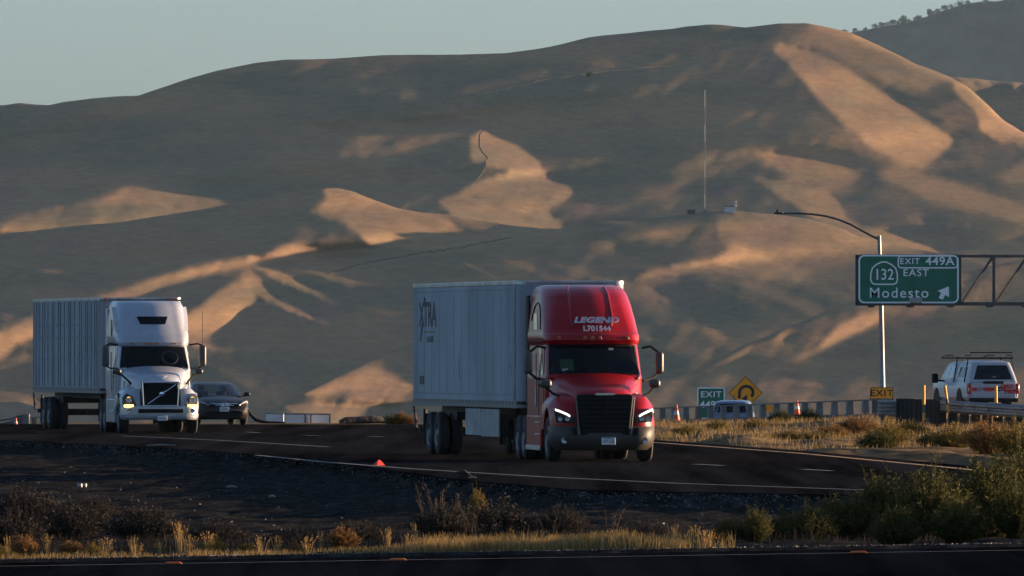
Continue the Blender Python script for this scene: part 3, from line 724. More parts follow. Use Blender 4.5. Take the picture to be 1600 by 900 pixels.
def place_median():
    x = rnd.uniform(3.5, 24); y = rnd.uniform(300, 470); e = y-float(far_y(x))
    if e < 1.5: return None
    if rnd.random() > .35+1.2*max(0, float(vnoise(np.array(x*.7+5), np.array(y*.16)))): return None
    return (x, y)
grass('grass', 15000, place_median, lambda x, y: .21, LM_STRAW, 'dry grass covering the median beyond the freeway', .016)
g = 'bushes on the dry median'
for i, (u, y, wd, hh, lab, k) in enumerate([
    (1300, 352, 1.3, .50, 'rust coloured low bush on the median below the yellow exit plate', 'r'),
    (1340, 360, 1.6, .55, 'rust brown bush on the median right of the low rust bush', 'r'),
    (1250, 330, 2.4, .30, 'bright yellow flat brush at the freeway edge', 'y'),
    (1180, 372, 1.1, .42, 'olive brush in front of the concrete railing', 'y'),
    (1120, 376, .9, .40, 'olive brush in front of the railing below the green exit sign', 'y'),
    (1390, 318, 1.5, .75, 'dark olive bush on the median below the crash cushion', 'y'),
    (1370, 306, 1.2, .62, 'grey green bush beside the freeway edge line', 'g'),
    (1490, 300, 1.6, .62, 'round olive bush on the median near the right', 'y'),
    (1545, 296, 1.7, .92, 'large orange tinted bush below the pickup truck', 'r'),
    (1590, 290, 1.6, .95, 'orange yellow bush at the right edge below the guardrail', 'y'),
    (1455, 312, .9, .5, 'small dark bush between the round olive bush and the dark olive one', 'g'),
    (1425, 340, 1.1, .48, 'green weed growing below the wooden guardrail posts', 'g'),
    (1540, 322, 1.0, .6, 'yellowish sprig in front of the guardrail posts', 'y'),
    (1075, 352, 1.2, .30, 'low olive weed at the freeway edge beside the red truck', 'y'),
    (1220, 425, 1.0, .55, 'small weed growing through the concrete railing, left one', 'g'),
    (1262, 428, 1.1, .62, 'small weed growing through the concrete railing, right one', 'g')]):
    ms = {'r': W_RUST, 'y': W_YEL, 'g': W_GREEN}[k]; bw, bh = {'r': (.9, .62), 'y': (1.0, .7), 'g': (.9, 1.0)}[k]
    plant('bush', ms[i % 2], ux(u, y), y, wd/bw, hh/bh, lab, 'bush', g)
for u, wd, hh, lab, k in ((612, 1.0, .42, 'olive bush beside the dark log at the far road edge', 'y'), (640, .85, .34, 'rust coloured weed left of the red truck trailer wheels', 'r'), (627, .6, .5, 'thin rusty sprig between two small bushes at the far road edge', 'r')):
    y = 405; ms = W_YEL if k == 'y' else W_RUST
    plant('bush', ms[0], ux(u, y), y, wd/(1.0 if k == 'y' else .9), hh/(.7 if k == 'y' else .62), lab, 'bush', 'bushes at the far road edge', .05)
# loose stones
def stones(name, n, place, smin, smax, m, label):
    p = MB()
    for _ in range(n):
        x, y = place(); z = float(ground_z(x, y)); s = rnd.uniform(smin, smax)
        q = [Vector((rnd.uniform(-1,1), rnd.uniform(-1,1), rnd.uniform(-.5,.8)))*s for _ in range(4)]
        p.add([v+Vector((x, y, z+s*.3)) for v in q], [(0,1,2),(0,2,3),(0,3,1),(1,3,2)])
    return tag(p.build(name, m, smooth=False), label, 'gravel', None, 'stuff')
def pl_edge():
    x = rnd.uniform(-15, 8.5); return (x, float(near_y(x))-abs(rnd.gauss(.2, .9)))
stones('gravel', 3200, pl_edge, .010, .034, mat('stone', (.13,.125,.11), .9, vary=(2, .5)), 'loose pale gravel along the broken pavement edge')
stones('gravel', 1500, lambda: (rnd.uniform(-9, 9), VERGE+abs(rnd.gauss(.1, .25))), .008, .025, mat('stone', (.2,.19,.16)), 'loose gravel along the front road')
stones('gravel', 1600, lambda: (rnd.uniform(-13, 8), rnd.uniform(182, 290)), .012, .045, mat('dark_stone', (.07,.07,.068), .9, vary=(2, .5)), 'stones lying on the dark gravel bank')
# ------------------------------------------------------------------ vehicles
RED = mat('red_paint', (.25, .003, .006), .34, spec=.22, coat=.2, vary=(3, .12)); WHITE = mat('white_paint', (.30, .32, .355), .3, coat=.25, vary=(2.5, .07))
TRAIL_W = mat('trailer_white', (.255, .275, .30), .55, spec=.2, vary=(1.1, .24, (1, .25, .12))); TRAIL_D = mat('trailer_grimy_white', (.25, .265, .285), .55, spec=.2, vary=(1.6, .2, (1, .3, .15)))
ALU = mat('aluminium', (.42, .42, .42), .38, .8, vary=(2, .25)); ALUD = mat('dull_aluminium', (.17, .17, .17), .5, .6, vary=(2, .3)); CHROME = mat('chrome', (.75, .75, .75), .12, 1.0)
BLACK = mat('black_plastic', (.008, .008, .008), .6, spec=.15); RUBBER = mat('rubber', (.009, .009, .010), .85, vary=(5, .3)); DARKM = mat('dark_steel', (.014, .013, .013), .6)
GREYP = mat('grey_bumper_plastic', (.042, .038, .034), .5, spec=.25, vary=(4, .15)); VISOR = mat('black_gloss', (.004, .004, .005), .12, spec=.2)
RIM = mat('wheel_alloy', (.11, .115, .125), .4, .6); GLASS = glass_mat('window_glass', (.24, .27, .27)); GLASSD = glass_mat('dark_window_glass', (.05, .055, .06))
SIDEGL = glass_mat('side_window_glass', (.5, .52, .54))
LENS = mat('lamp_lens', (.35, .36, .38), .08, .3, coat=.8); LAMPON = mat('lamp_lit', (.9, .9, .85), .3, emit=(1, .96, .86), es=.75); AMBER = mat('amber_lens', (.35, .09, .01), .3, coat=.5); AMBERON = mat('amber_lit', (.9, .4, .05), .3, emit=(1, .55, .12), es=1.8)
SEAT = mat('seat_cloth', (.03, .03, .033), .9); SKIN = mat('skin', (.32, .18, .12), .6); HAIR = mat('dark_hair', (.012, .009, .007), .8); SHIRT = mat('shirt_cloth', (.06, .07, .10), .9)
PLATE = mat('plate_white', (.60, .60, .58), .5); PLATEB = mat('plate_blue', (.04, .06, .18), .5); REDL = mat('red_lens', (.35, .01, .01), .25, coat=.5); INK = mat('dark_lettering', (.02, .018, .018), .6)

MIRR = mat('mirror_housing', (.05,.045,.038), .45)
class Shell:
    """body shell from horizontal slices with rounded front corners: z, half width, front y, corner x radius, corner y radius, bow, back y"""
    def __init__(s, rows): s.a = np.array(sorted(rows), float)
    def at(s, z): return [np.interp(z, s.a[:, 0], s.a[:, k]) for k in range(1, 7)]
    def pt(s, q, z, off=0.0):
        w, yf, rc, ry, bow, yb = s.at(z); a = abs(q); sg = 1 if q >= 0 else -1
        x0 = w-rc
        if a < .5: x = a/.5*x0; y = yf+bow*(x/max(x0, 1e-3))**2; nx, ny = bow*2*x/max(x0, .01)**2, 1
        elif a < .72:
            t = (a-.5)/.22*math.pi/2; x = x0+rc*math.sin(t); y = yf+bow+ry*(1-math.cos(t)); nx, ny = math.sin(t)/rc, math.cos(t)/ry
        else: x = w; y = yf+bow+ry+(a-.72)/.28*(yb-yf-bow-ry); nx, ny = 1, 0
        l = math.hypot(nx, ny); return Vector((sg*(x+off*nx/l), y-off*ny/l, z))
    def side_q(s, y, z):
        w, yf, rc, ry, bow, yb = s.at(z); return .72+.28*(y-yf-bow-ry)/(yb-yf-bow-ry)
    def open_mesh(s, mb, holes, zs):
        qs = sorted(set(np.linspace(-1,1,61).tolist()+[h[0] for h in holes]+[h[1] for h in holes])); zs = sorted(set(list(zs)+[h[2] for h in holes]+[h[3] for h in holes]))
        L = [[tuple(s.pt(q, z)) for q in qs] for z in zs]; n = len(qs); fs = []
        for i in range(len(zs)-1):
            zm = (zs[i]+zs[i+1])/2
            for k in range(n-1):
                qm = (qs[k]+qs[k+1])/2
                if not any(h[0] < qm < h[1] and h[2] < zm < h[3] for h in holes): fs.append((i*n+k, i*n+k+1, (i+1)*n+k+1, (i+1)*n+k))
            if not holes[0][2] < zm < holes[0][3]: fs.append((i*n+n-1, i*n, (i+1)*n, (i+1)*n+n-1))
        fs.append(tuple(range((len(zs)-1)*n, len(zs)*n)))
        return mb.add([p for l in L for p in l], fs)
    def mesh(s, mb, zs, nq=56, mi=0):
        qs = np.unique(np.concatenate([np.linspace(-1, -.72, 5), np.linspace(-.72, -.5, 8), np.linspace(-.5, .5, 13), np.linspace(.5, .72, 8), np.linspace(.72, 1, 5)]))
        mb.loft([[tuple(s.pt(q, z)) for q in qs] for z in zs], caps=True, closed=True, mi=mi); return mb
    def patch(s, mb, q0, q1, z0, z1, off, nq=14, nz=6, mi=0, f=None, thick=.02):
        """a pane lying on the shell; f(z01)->(q0,q1) for slanted sides; given a rim so that it has thickness"""
        L = []
        for j in range(nz+1):
            t = j/nz; z = z0+(z1-z0)*t; a, b = f(t) if f else (q0, q1)
            L.append([tuple(s.pt(a+(b-a)*i/nq, z, off)) for i in range(nq+1)])
        k = len(mb.v); mb.loft(L, caps=False, closed=False, mi=mi)
        return mb
def wheel(parent, x, y, z0, r=.52, wd=.30, out=-1, rimr=.30, hub=True, name='wheel'):
    """tyre with a dished rim; out = side the rim faces"""
    o = MB().lathe([(-wd/2*.8, rimr), (-wd/2, rimr+.04), (-wd/2, r-.06), (-wd/2+.03, r-.015), (-wd*.18, r), (wd*.18, r), (wd/2-.03, r-.015), (wd/2, r-.06), (wd/2, rimr+.04), (wd/2*.8, rimr)], 'x', n=28).build(name, RUBBER, parent, loc=(x, y, z0+r))
    e = out*wd/2
    m = MB().lathe([(e*.15, rimr-.02), (e*.9, rimr+.01), (e*1.02, rimr), (e*.85, rimr-.035), (e*.35, rimr*.72), (e*.35, rimr*.42), (e*.95, rimr*.36), (e*1.0, rimr*.18), (e*1.0, .01)], 'x', n=24)
    m.build('rim', RIM, o)
    if hub:
        h = MB()
        for k in range(8):
            t = k*math.pi/4; h.lathe([(e*.36, .035), (e*.5, .03)], 'x', (0, math.cos(t)*rimr*.57, math.sin(t)*rimr*.57), 6)
        h.build('wheel_bolt', DARKM, o)
    return o
def person(name, label, loc, rz=0, shirt=SHIRT, s=1.0):
    """seated driver: one skinned body from pelvis to head with both arms reaching to the wheel"""
    J = [((0,0,0),.17),((0,.02,.22),.16),((0,.03,.42),.19),((0,.0,.55),.07),((0,-.03,.66),.095),((0,-.05,.76),.10),
         ((-.19,.03,.44),.075),((-.25,-.12,.20),.055),((-.17,-.40,.26),.042),((-.16,-.48,.29),.04),
         ((.19,.03,.44),.075),((.25,-.12,.20),.055),((.17,-.40,.26),.042),((.16,-.48,.29),.04),
         ((-.12,-.42,-.02),.085),((.12,-.42,-.02),.085)]
    E_ = [(0,1),(1,2),(2,3),(3,4),(4,5),(2,6),(6,7),(7,8),(8,9),(2,10),(10,11),(11,12),(12,13),(0,14),(0,15)]
    me = bpy.data.meshes.new(name); me.from_pydata([j[0] for j in J], E_, [])
    o = bpy.data.objects.new(name, me); COL.objects.link(o); o.location = loc; o.rotation_euler = (0,0,rz); o.scale = (s,s,s)
    md = o.modifiers.new('skin', 'SKIN')
    for i, v in enumerate(me.skin_vertices[0].data): v.radius = (J[i][1], J[i][1]); v.use_root = (i == 0)
    o.modifiers.new('sub', 'SUBSURF').levels = 1
    me.materials.append(SKIN)
    ch = MB(); ch.lathe([(-.02,.205),(.22,.19),(.40,.225),(.47,.17),(.51,.09)], 'z', (0,.02,0), 16)
    for sx in (-1, 1): ch.tube([(sx*.17,.03,.43),(sx*.255,-.11,.21),(sx*.21,-.27,.23)], [.10,.078,.066], 10)
    ch.build('shirt', shirt, o)
    MB().lathe([(.70,.112),(.78,.118),(.84,.10),(.875,.05)], 'z', (0,-.025,0), 16).build('hair', HAIR, o)
    f = MB()
    for sx in (-1,1): f.lathe([(-.155,.012),(-.14,.016)], 'y', (sx*.035,0,.715), 8)
    f.box(-.03,.03,-.142,-.13,.648,.656); f.build('face', HAIR, o)
    MB().prism([(-.165,.68),(-.13,.72),(-.12,.675)], -.015, .015, 'x').build('nose', SKIN, o)
    return tag(o, label, 'person')
def mirrors(root, x, y, z, h, wd, arm, outm=BLACK, sg=1):
    o = MB().box(sg*x-wd/2, sg*x+wd/2, y-.10, y+.10, z, z+h).build('mirror', MIRR, root, bevel=.075, segs=5)
    MB().box(sg*x-wd/2+.02, sg*x+wd/2-.02, y+.098, y+.106, z+.04, z+h-.04).build('mirror_glass', CHROME, o)
    for pts, r in arm: MB().tube([(sg*p[0], p[1], p[2]) for p in pts], r, 8).build('mirror_arm', BLACK, o)
def fender(root, sg, m, yo=0., top=1.58, xin=.62, xout=1.21, zlow=.74):
    """front wing: side outline with the wheel arch cut out, thinned towards the nose, rounded on top"""
    outl = [(.26,zlow),(.24,.95),(.30,1.20),(.46,1.38),(.75,top-.06),(1.15,top),(1.7,top+.02),(2.2,top),(2.42,top-.12),(2.46,1.0),(2.46,zlow)]
    arch = [(1.32+.70*math.cos(t), .54+.70*math.sin(t)) for t in np.linspace(.30, math.pi-.32, 14)]
    outl = outl+arch
    N = 7; loops = []
    for j in range(N):
        t = j/(N-1); x = xin+(xout-xin)*t; dz = -.26*max(0, t-.45)**2/.3; L = []
        for (y, z) in outl:
            isarch = (y, z) in arch
            yy = y+(.42*t**3 if y < .5 and not isarch else 0)+(.18*t**3 if .5 <= y < .8 and not isarch else 0)
            L.append((sg*x, yy+yo, z+(dz if z > 1.1 and not isarch else 0)))
        loops.append(L)
    return MB().loft(loops).build('fender', m, root, bevel=.02)
def tractor(spec):
    root = thing('truck_tractor', spec['label'], 'truck', spec['loc'], spec['rz'])
    P = spec['paint']; sh = Shell(spec['cab'])
    zs = sorted(set(np.linspace(sh.a[0,0], sh.a[-1,0], 34).tolist()+sh.a[:,0].tolist()))
    cab = sh.mesh(MB(), zs).build('cab', P, root, angle=32)
    # windscreen in its black gasket
    wz0, wz1 = spec['wind']
    wq = spec.get('wq', (.60, .60))
    f = lambda t: (-(wq[0]+(wq[1]-wq[0])*t), wq[0]+(wq[1]-wq[0])*t)
    MBp = sh.patch(MB(), 0, 0, wz0-.035, wz1+.03, .008, 22, 6, f=lambda t: (f(t)[0]-.022, f(t)[1]+.022)); MBp.build('windshield_gasket', BLACK, root, recalc=False)
    ws = sh.patch(MB(), 0, 0, wz0, wz1, .014, 22, 6, f=f).build('windshield', VISOR, root, recalc=False)
    for x in (-.55, .12): MB().tube([sh.pt(x*.5, wz0+.01, .03), sh.pt(x*.5+.16, wz0+.10, .03)], .012, 6).build('wiper', BLACK, ws)
    # side windows and door lines
    for sg in (-1, 1):
        zb = wz0-.05; q0 = sh.side_q(spec['door'][0], zb); q1 = sh.side_q(spec['door'][1], zb)
        g = MB(); sh.patch(g, sg*q0, sg*q1, zb, wz1-.02, .010, 4, 4, f=lambda t: (sg*(q0+(sh.side_q(spec['door'][0]+.30, zb)-q0)*t), sg*q1)); g.build('side_window', mat('side_glass', (.10,.115,.125), .08, .2, coat=.6), root, recalc=False)
        d = MB()
        for yy in (spec['door'][0]-.12, spec['door'][1]+.10): d.tube([sh.pt(sg*sh.side_q(yy, zz), zz, .002) for zz in np.linspace(1.0, wz1, 5)], .010, 6)
        d.tube([sh.pt(sg*sh.side_q(yy, wz1+.10), wz1+.10, .002) for yy in np.linspace(spec['door'][0]+.1, spec['back']-.02, 5)], .012, 6)
        d.build('door_seam', BLACK, root)
        MB().box(sg*(spec['w']+.012)-.012, sg*(spec['w']+.012)+.012, spec['door'][1]-.12, spec['door'][1]+.02, 1.72, 1.78).build('door_handle', BLACK, root, bevel=.006)
        # tall grab rail and slim vent on the sleeper flank
        MB().tube([(sg*(spec['w']+.05), spec['door'][1]+.32, zz) for zz in (1.3, 2.5)], .022, 8).build('grab_rail', ALU, root)
        v = MB()
        v.box(sg*(spec['w']+.006)-.006, sg*(spec['w']+.006)+.006, spec['door'][1]+.55, spec['door'][1]+1.0, 1.25, 1.65); v.build('locker_door', ALUD if spec['kind'] == 'red' else P, root, bevel=.006)
        # cab extender and skirt
        MB().box(sg*(spec['w']-.04)-.025, sg*(spec['w']-.04)+.025, spec['back']-.06, spec['back']+.5, 1.3, 3.85).build('cab_extender', BLACK if spec['kind'] == 'red' else P, root, bevel=.02)
    # hood
    hd = []
    for (y, zt, w, zl) in spec['hood']:
        prof = [(0,.035),(.35,.03),(.7,0),(.86,-.05),(.95,-.13),(1.0,-.27)]
        L = [(w*a, y+spec.get('hb', .10)*a*a, zt+b) for a, b in prof]+[(w, y+.1, zl)]
        hd.append([(-x, yy, z) for x, yy, z in L[::-1]][:-1]+L)
    MB().loft(hd).build('hood', P, root, angle=50)
    for sg in (-1, 1): fender(root, sg, P, top=spec.get('ftop', 1.58), zlow=spec.get('fz', .74))
    # chassis
    ch = MB()
    for sg in (-1, 1): ch.box(sg*.40-.06, sg*.40+.06, .7, 8.3, .68, .98)
    ch.box(-.5,.5,5.9,7.4,1.0,1.12); ch.box(-.85,.85,.9,2.4,.45,.75); ch.box(-.34,.34,1.2,1.44,.46,.60); ch.box(-.9,.9,6.1,6.3,.45,.6); ch.box(-.9,.9,7.4,7.6,.45,.6)
    ch.box(-.55,.55,2.3,5.5,.5,.95)
    ch.build('chassis', DARKM, root)
    for sg in (-1, 1):
        wheel(root, sg*1.06, 1.32, 0, out=sg)
        for y in (6.2, 7.5):
            wheel(root, sg*1.08, y, 0, out=sg, wd=.27); wheel(root, sg*.76, y, 0, out=sg, wd=.27, hub=False)
        MB().box(sg*.78-.28, sg*.78+.28, 8.25, 8.27, .25, 1.0).build('mudflap', RUBBER, root)
    return root, sh

# ---- red tractor
red_loc = (px(946, 723, 268).x, 268, .02)
redr, rsh = tractor(dict(kind='red', label='red sleeper truck tractor with white LEGEND lettering, driving ahead of the grey white trailer', loc=red_loc, rz=R(6.2), paint=RED, w=1.13, back=6.1, wind=(2.05, 2.66), wq=(.60, .585), door=(2.75, 3.55),
    cab=[(.95,1.13,2.30,.25,.30,.05,6.1),(1.95,1.13,2.02,.28,.36,.10,6.1),(2.02,1.12,2.02,.30,.40,.12,6.1),(2.70,1.09,2.46,.30,.42,.14,6.1),(2.72,1.10,2.34,.30,.42,.14,6.1),(2.80,1.12,2.30,.32,.45,.14,6.1),(2.93,1.125,2.36,.34,.5,.14,6.1),(2.97,1.115,2.44,.36,.55,.14,6.1),(3.3,1.09,2.72,.42,.7,.15,6.1),(3.6,1.06,3.03,.46,.85,.16,6.1),(3.85,1.02,3.38,.46,.95,.17,6.1),(3.98,.98,3.66,.46,1.0,.18,6.1),(4.05,.93,3.95,.44,1.0,.18,6.05),(4.09,.80,4.4,.42,.9,.15,5.95)],
    hood=[(.34,1.50,.60,.85),(.42,1.58,.64,.85),(.62,1.66,.70,.85),(1.0,1.76,.78,.85),(1.5,1.90,.90,.9),(2.0,2.0,1.02,1.0),(2.25,2.03,1.05,1.0)]))
bs = Shell([(.27,1.06,.22,.45,.6,.06,1.0),(.36,1.16,.09,.45,.62,.06,1.0),(.52,1.21,.03,.45,.62,.06,1.0),(.70,1.22,.05,.45,.62,.06,1.0),(.82,1.215,.13,.44,.6,.06,1.0)])
bmp = bs.mesh(MB(), [.27,.30,.36,.44,.52,.62,.70,.77,.82]).build('bumper', GREYP, redr)
gr = MB(); 
gp_ = [(-.56,.60),(.56,.60),(.66,1.50),(.60,1.56),(-.60,1.56),(-.66,1.50)]
gr.prism(gp_, .06, .40, 'y'); grl = gr.build('grille', BLACK, redr, bevel=.03)
g2 = MB()
for k in range(8):
    z = .68+k*.105; w_ = .53+.10*(z-.6)/.9; g2.box(-w_, w_, .035, .075, z, z+.05)
g2.box(-.03,.03,.03,.06,.66,1.48); g2.build('grille_slat', mat('grille_grey', (.006,.006,.0065), .6, spec=.15), grl, bevel=.01)
MB().prism([(-.20,1.585),(-.24,1.56),(-.20,1.53),(.20,1.53),(.24,1.56),(.20,1.585)], .03, .062, 'y').build('badge', CHROME, grl, bevel=.006)
for sg in (-1, 1):
    MB().tube([(sg*.60,.045,.64),(sg*.685,.05,1.5)], .010, 6).build('grille_trim', ALUD, grl)
    hl = MB(); pl = [(.70,.90),(1.10,.92),(1.17,1.22),(1.12,1.24),(.86,1.13),(.68,1.03)]
    hl.loft([[(sg*x, .145+.20*max(0,(x-.68)/.5)**2.2+d, z) for x, z in pl] for d in (0, .3)]); h = hl.build('headlight', mat('headlight_black', (.02,.021,.024), .15, coat=.8), redr, bevel=.012)
    fn = lambda x: .137+.20*max(0,(x-.68)/.5)**2.2
    dl = MB(); st = [(.80,1.065),(.88,1.112),(1.02,1.175),(1.13,1.215)]
    dl.loft([[(sg*x, fn(x), z+.012) for x, z in st], [(sg*x, fn(x)-.006, z-.035) for x, z in st]], caps=False, closed=False); dl.build('running_light', LAMPON, h, recalc=False)
    for xx in (.86, 1.02): MB().lathe([(fn(xx)+.01,.055),(fn(xx)-.012,.05),(fn(xx)+.0,.03),(fn(xx),.005)], 'y', (sg*xx,0,.99), 14).build('projector', LENS, h)
    MB().lathe([(.0,.075),(-.025,.07),(-.02,.01)], 'y', (sg*.93, bs.pt(sg*.55,.5).y+.03, .50), 16).build('fog_light', LENS, bmp)
    MB().prism([(sg*.64,.60),(sg*.74,.62),(sg*.78,.78),(sg*.68,.78)], .05, .14, 'y').build('bumper_vent', BLACK, bmp)
    mirrors(redr, 1.53, 2.32, 2.02, .52, .19, [([(1.12,2.35,2.62),(1.32,2.32,2.66),(1.50,2.32,2.52)], .028), ([(1.50,2.32,2.05),(1.36,2.2,1.92),(1.10,1.95,1.86)], .034)], sg=sg)
    mirrors(redr, 1.26, 1.05, 1.70, .20, .27, [([(1.26,1.05,1.72),(1.12,.95,1.58),(.86,.78,1.46)], .030)], sg=sg)
    sk = MB(); sk.box(sg*1.17-.05, sg*1.17+.05, 2.5, 5.5, .30, 1.05); sk.build('side_skirt', RED, redr, bevel=.03)
    for y1_, za, zb_ in ((5.48,.25,.36),(3.6,.60,.64),(3.6,.88,.91)): MB().box(sg*1.225-.02, sg*1.225+.02, 2.55, y1_, za, zb_).build('step', ALU, redr, bevel=.008)
pl = MB().box(-.11+.02,.23,-.035,-.012,.40,.56).build('licence_plate', PLATE, redr, bevel=.004)
text('plate_number', 'YP71328', .085, INK, pl, face_front(.07,-.037,.465), sx=.85, bold=.001)
MB().box(-.05,.19,-.039,-.036,.525,.545).build('plate_stripe', PLATEB, pl)
# roof fairing: raised centre panel, marker lamps and lettering
pn = rsh.patch(MB(), 0, 0, 3.13, 4.02, .014, 16, 12, f=lambda t: (-(.27+.13*t**.6), .27+.13*t**.6)).build('fairing_panel', RED, redr, recalc=False)
for sg in (-1, 1):
    rp = MB(); rp.tube([rsh.pt(sg*(.30+.115*t**.45), 3.13+.9*t, .012) for t in np.linspace(0, 1, 12)], .028, 8); rp.build('fairing_ridge', RED, redr)
for q in (-.50,-.13,-.02,.09,.50):
    p0 = rsh.pt(q, 2.85, .012); MB().prism([(-.045,-.035),(.045,-.035),(.03,.045),(-.03,.045)], -.03, .02, 'y').build('marker_lamp', AMBER, redr, bevel=.008, loc=p0)
ang = math.atan2(.28, .33)
def on_fairing(z, off=.035):
    p = rsh.pt(.06, z, off); return Matrix.Translation(p) @ Matrix.Rotation(R(90)-math.atan(.95)*.62, 4, 'X')
SILV = mat('silver_lettering', (.50,.50,.52), .35, .3); WLET = mat('white_lettering', (.62,.62,.60), .5)
text('lettering', 'LEGEND', .20, SILV, redr, on_fairing(3.26, .05), sx=1.38, bold=.007, shear=.25, ext=.012)
text('lettering', 'L701544', .185, WLET, redr, on_fairing(3.065, .05), sx=1.0, bold=.003, ext=.012)
# driver side window decal curve on the flank
for sg in (-1, 1):
    c_ = MB(); c_.tube([rsh.pt(sg*rsh.side_q(4.55+1.0*math.cos(t), 3.05+.62*math.sin(t)), 3.05+.62*math.sin(t), .006) for t in np.linspace(.35, math.pi, 14)], .016, 6); c_.build('flank_stripe', BLACK, redr)
    vg = MB(); rsh.patch(vg, sg*rsh.side_q(4.2,3.1), sg*rsh.side_q(4.9,3.1), 3.05, 3.42, .008, 4, 4); vg.build('sleeper_window', mat('side_glass', (.10,.115,.125)), redr, recalc=False)
# papers, lanyard and green cloth seen just behind the windscreen
pz = MB(); p0 = rsh.pt(-.42, 2.10, .017); pz.box(-.07,.07,-.004,.0,-.02,.05); pz.build('dashboard_paper', mat('paper', (.20,.21,.22), .7), redr, loc=p0)
rsh.patch(MB(), -.49, -.30, 2.10, 2.36, .0165, 4, 3).build('green_cloth', mat('green_cloth', (.006,.030,.008), .8), redr, recalc=False)
rsh.patch(MB(), .22, .29, 2.57, 2.62, .0165, 2, 1).build('sticker', mat('paper', (.2,.21,.22)), redr, recalc=False)

# ---- white tractor
wl = px(252, 678, 358)
whr, wsh = tractor(dict(kind='white', label='white sleeper truck tractor with black roof window and diagonal bar across its grille', loc=(wl.x, 358, .02), rz=R(7.0), paint=WHITE, w=1.14, back=6.2, wind=(2.05, 2.64), wq=(.60, .57), door=(2.9, 3.7), ftop=1.42, fz=.72, hb=.2,
    cab=[(.95,1.14,2.45,.25,.30,.05,6.2),(1.95,1.14,2.12,.28,.36,.12,6.2),(2.02,1.13,2.12,.30,.42,.14,6.2),(2.68,1.08,2.55,.30,.45,.14,6.2),(2.70,1.10,2.48,.30,.45,.14,6.2),(2.80,1.13,2.46,.34,.5,.14,6.2),(3.0,1.14,2.54,.36,.55,.15,6.2),(3.3,1.12,2.78,.40,.65,.15,6.2),(3.6,1.10,3.05,.40,.7,.16,6.2),(3.9,1.06,3.38,.38,.7,.16,6.2),(4.02,1.02,3.60,.36,.7,.16,6.2),(4.08,.96,3.85,.34,.7,.16,6.1)],
    hood=[(.36,1.56,.56,.80),(.42,1.64,.62,.80),(.6,1.72,.68,.8),(1.0,1.82,.78,.85),(1.6,1.93,.92,.9),(2.1,2.03,1.02,1.0),(2.35,2.06,1.05,1.0)]))
g = MB().prism([(-.50,.88),(.50,.88),(.54,1.54),(-.54,1.54)], .20, .42, 'y').build('grille', BLACK, whr)
g2 = MB()
for k in range(11): g2.box(-.48+k*.094,-.465+k*.094,.185,.2,.90,1.53)
for k in range(8): g2.box(-.50,.50,.187,.2,.94+k*.078,.952+k*.078)
g2.build('grille_mesh', mat('grille_grey', (.02,.02,.021)), g)
fr = MB()
for a, b in (((-.53,.85),(.53,.85)),((.53,.85),(.57,1.57)),((.57,1.57),(-.57,1.57)),((-.57,1.57),(-.53,.85))): fr.tube([(a[0],.19,a[1]),(b[0],.19,b[1])], .028, 8)
fr.build('grille_frame', CHROME, g)
MB().tube([(-.40,.165,.90),(.46,.165,1.50)], .022, 8).build('diagonal_bar', CHROME, g)
em = MB(); em.lathe([(.17,.075),(.15,.08),(.145,.055)], 'y', (.03,0,1.20), 20); em.build('emblem', CHROME, g)
MB().tube([(.10,.15,1.27),(.145,.15,1.315)], [.03,.005], 8).build('emblem_arrow', CHROME, g)
MB().box(-.05,.11,.135,.15,1.18,1.22).build('emblem_band', PLATEB, g)
hv = MB(); hv.tube([(-.20,.62,1.775),(-.05,.50,1.70),(.07,.50,1.70),(.22,.62,1.775)], .018, 8); hv.build('hood_crease', WHITE, whr)
bs2 = Shell([(.42,1.14,.14,.40,.55,.06,1.0),(.50,1.20,.06,.40,.6,.06,1.0),(.60,1.21,.06,.40,.6,.06,1.0),(.61,1.20,.09,.40,.6,.06,1.0),(.80,1.20,.09,.40,.6,.06,1.0),(.86,1.17,.16,.4,.6,.06,1.0)])
b2 = bs2.mesh(MB(), [.42,.45,.50,.55,.60,.61,.70,.80,.83,.86]).build('bumper', mat('silver_bumper', (.45,.44,.42), .35, .5, vary=(3,.15)), whr)
MB().box(-.70,.70,.02,.16,.64,.755).build('air_slot', BLACK, b2, bevel=.03)
bs2.patch(MB(), -.74, .74, .44, .585, .010, 26, 3).build('bumper_lip', WHITE, b2, recalc=False)
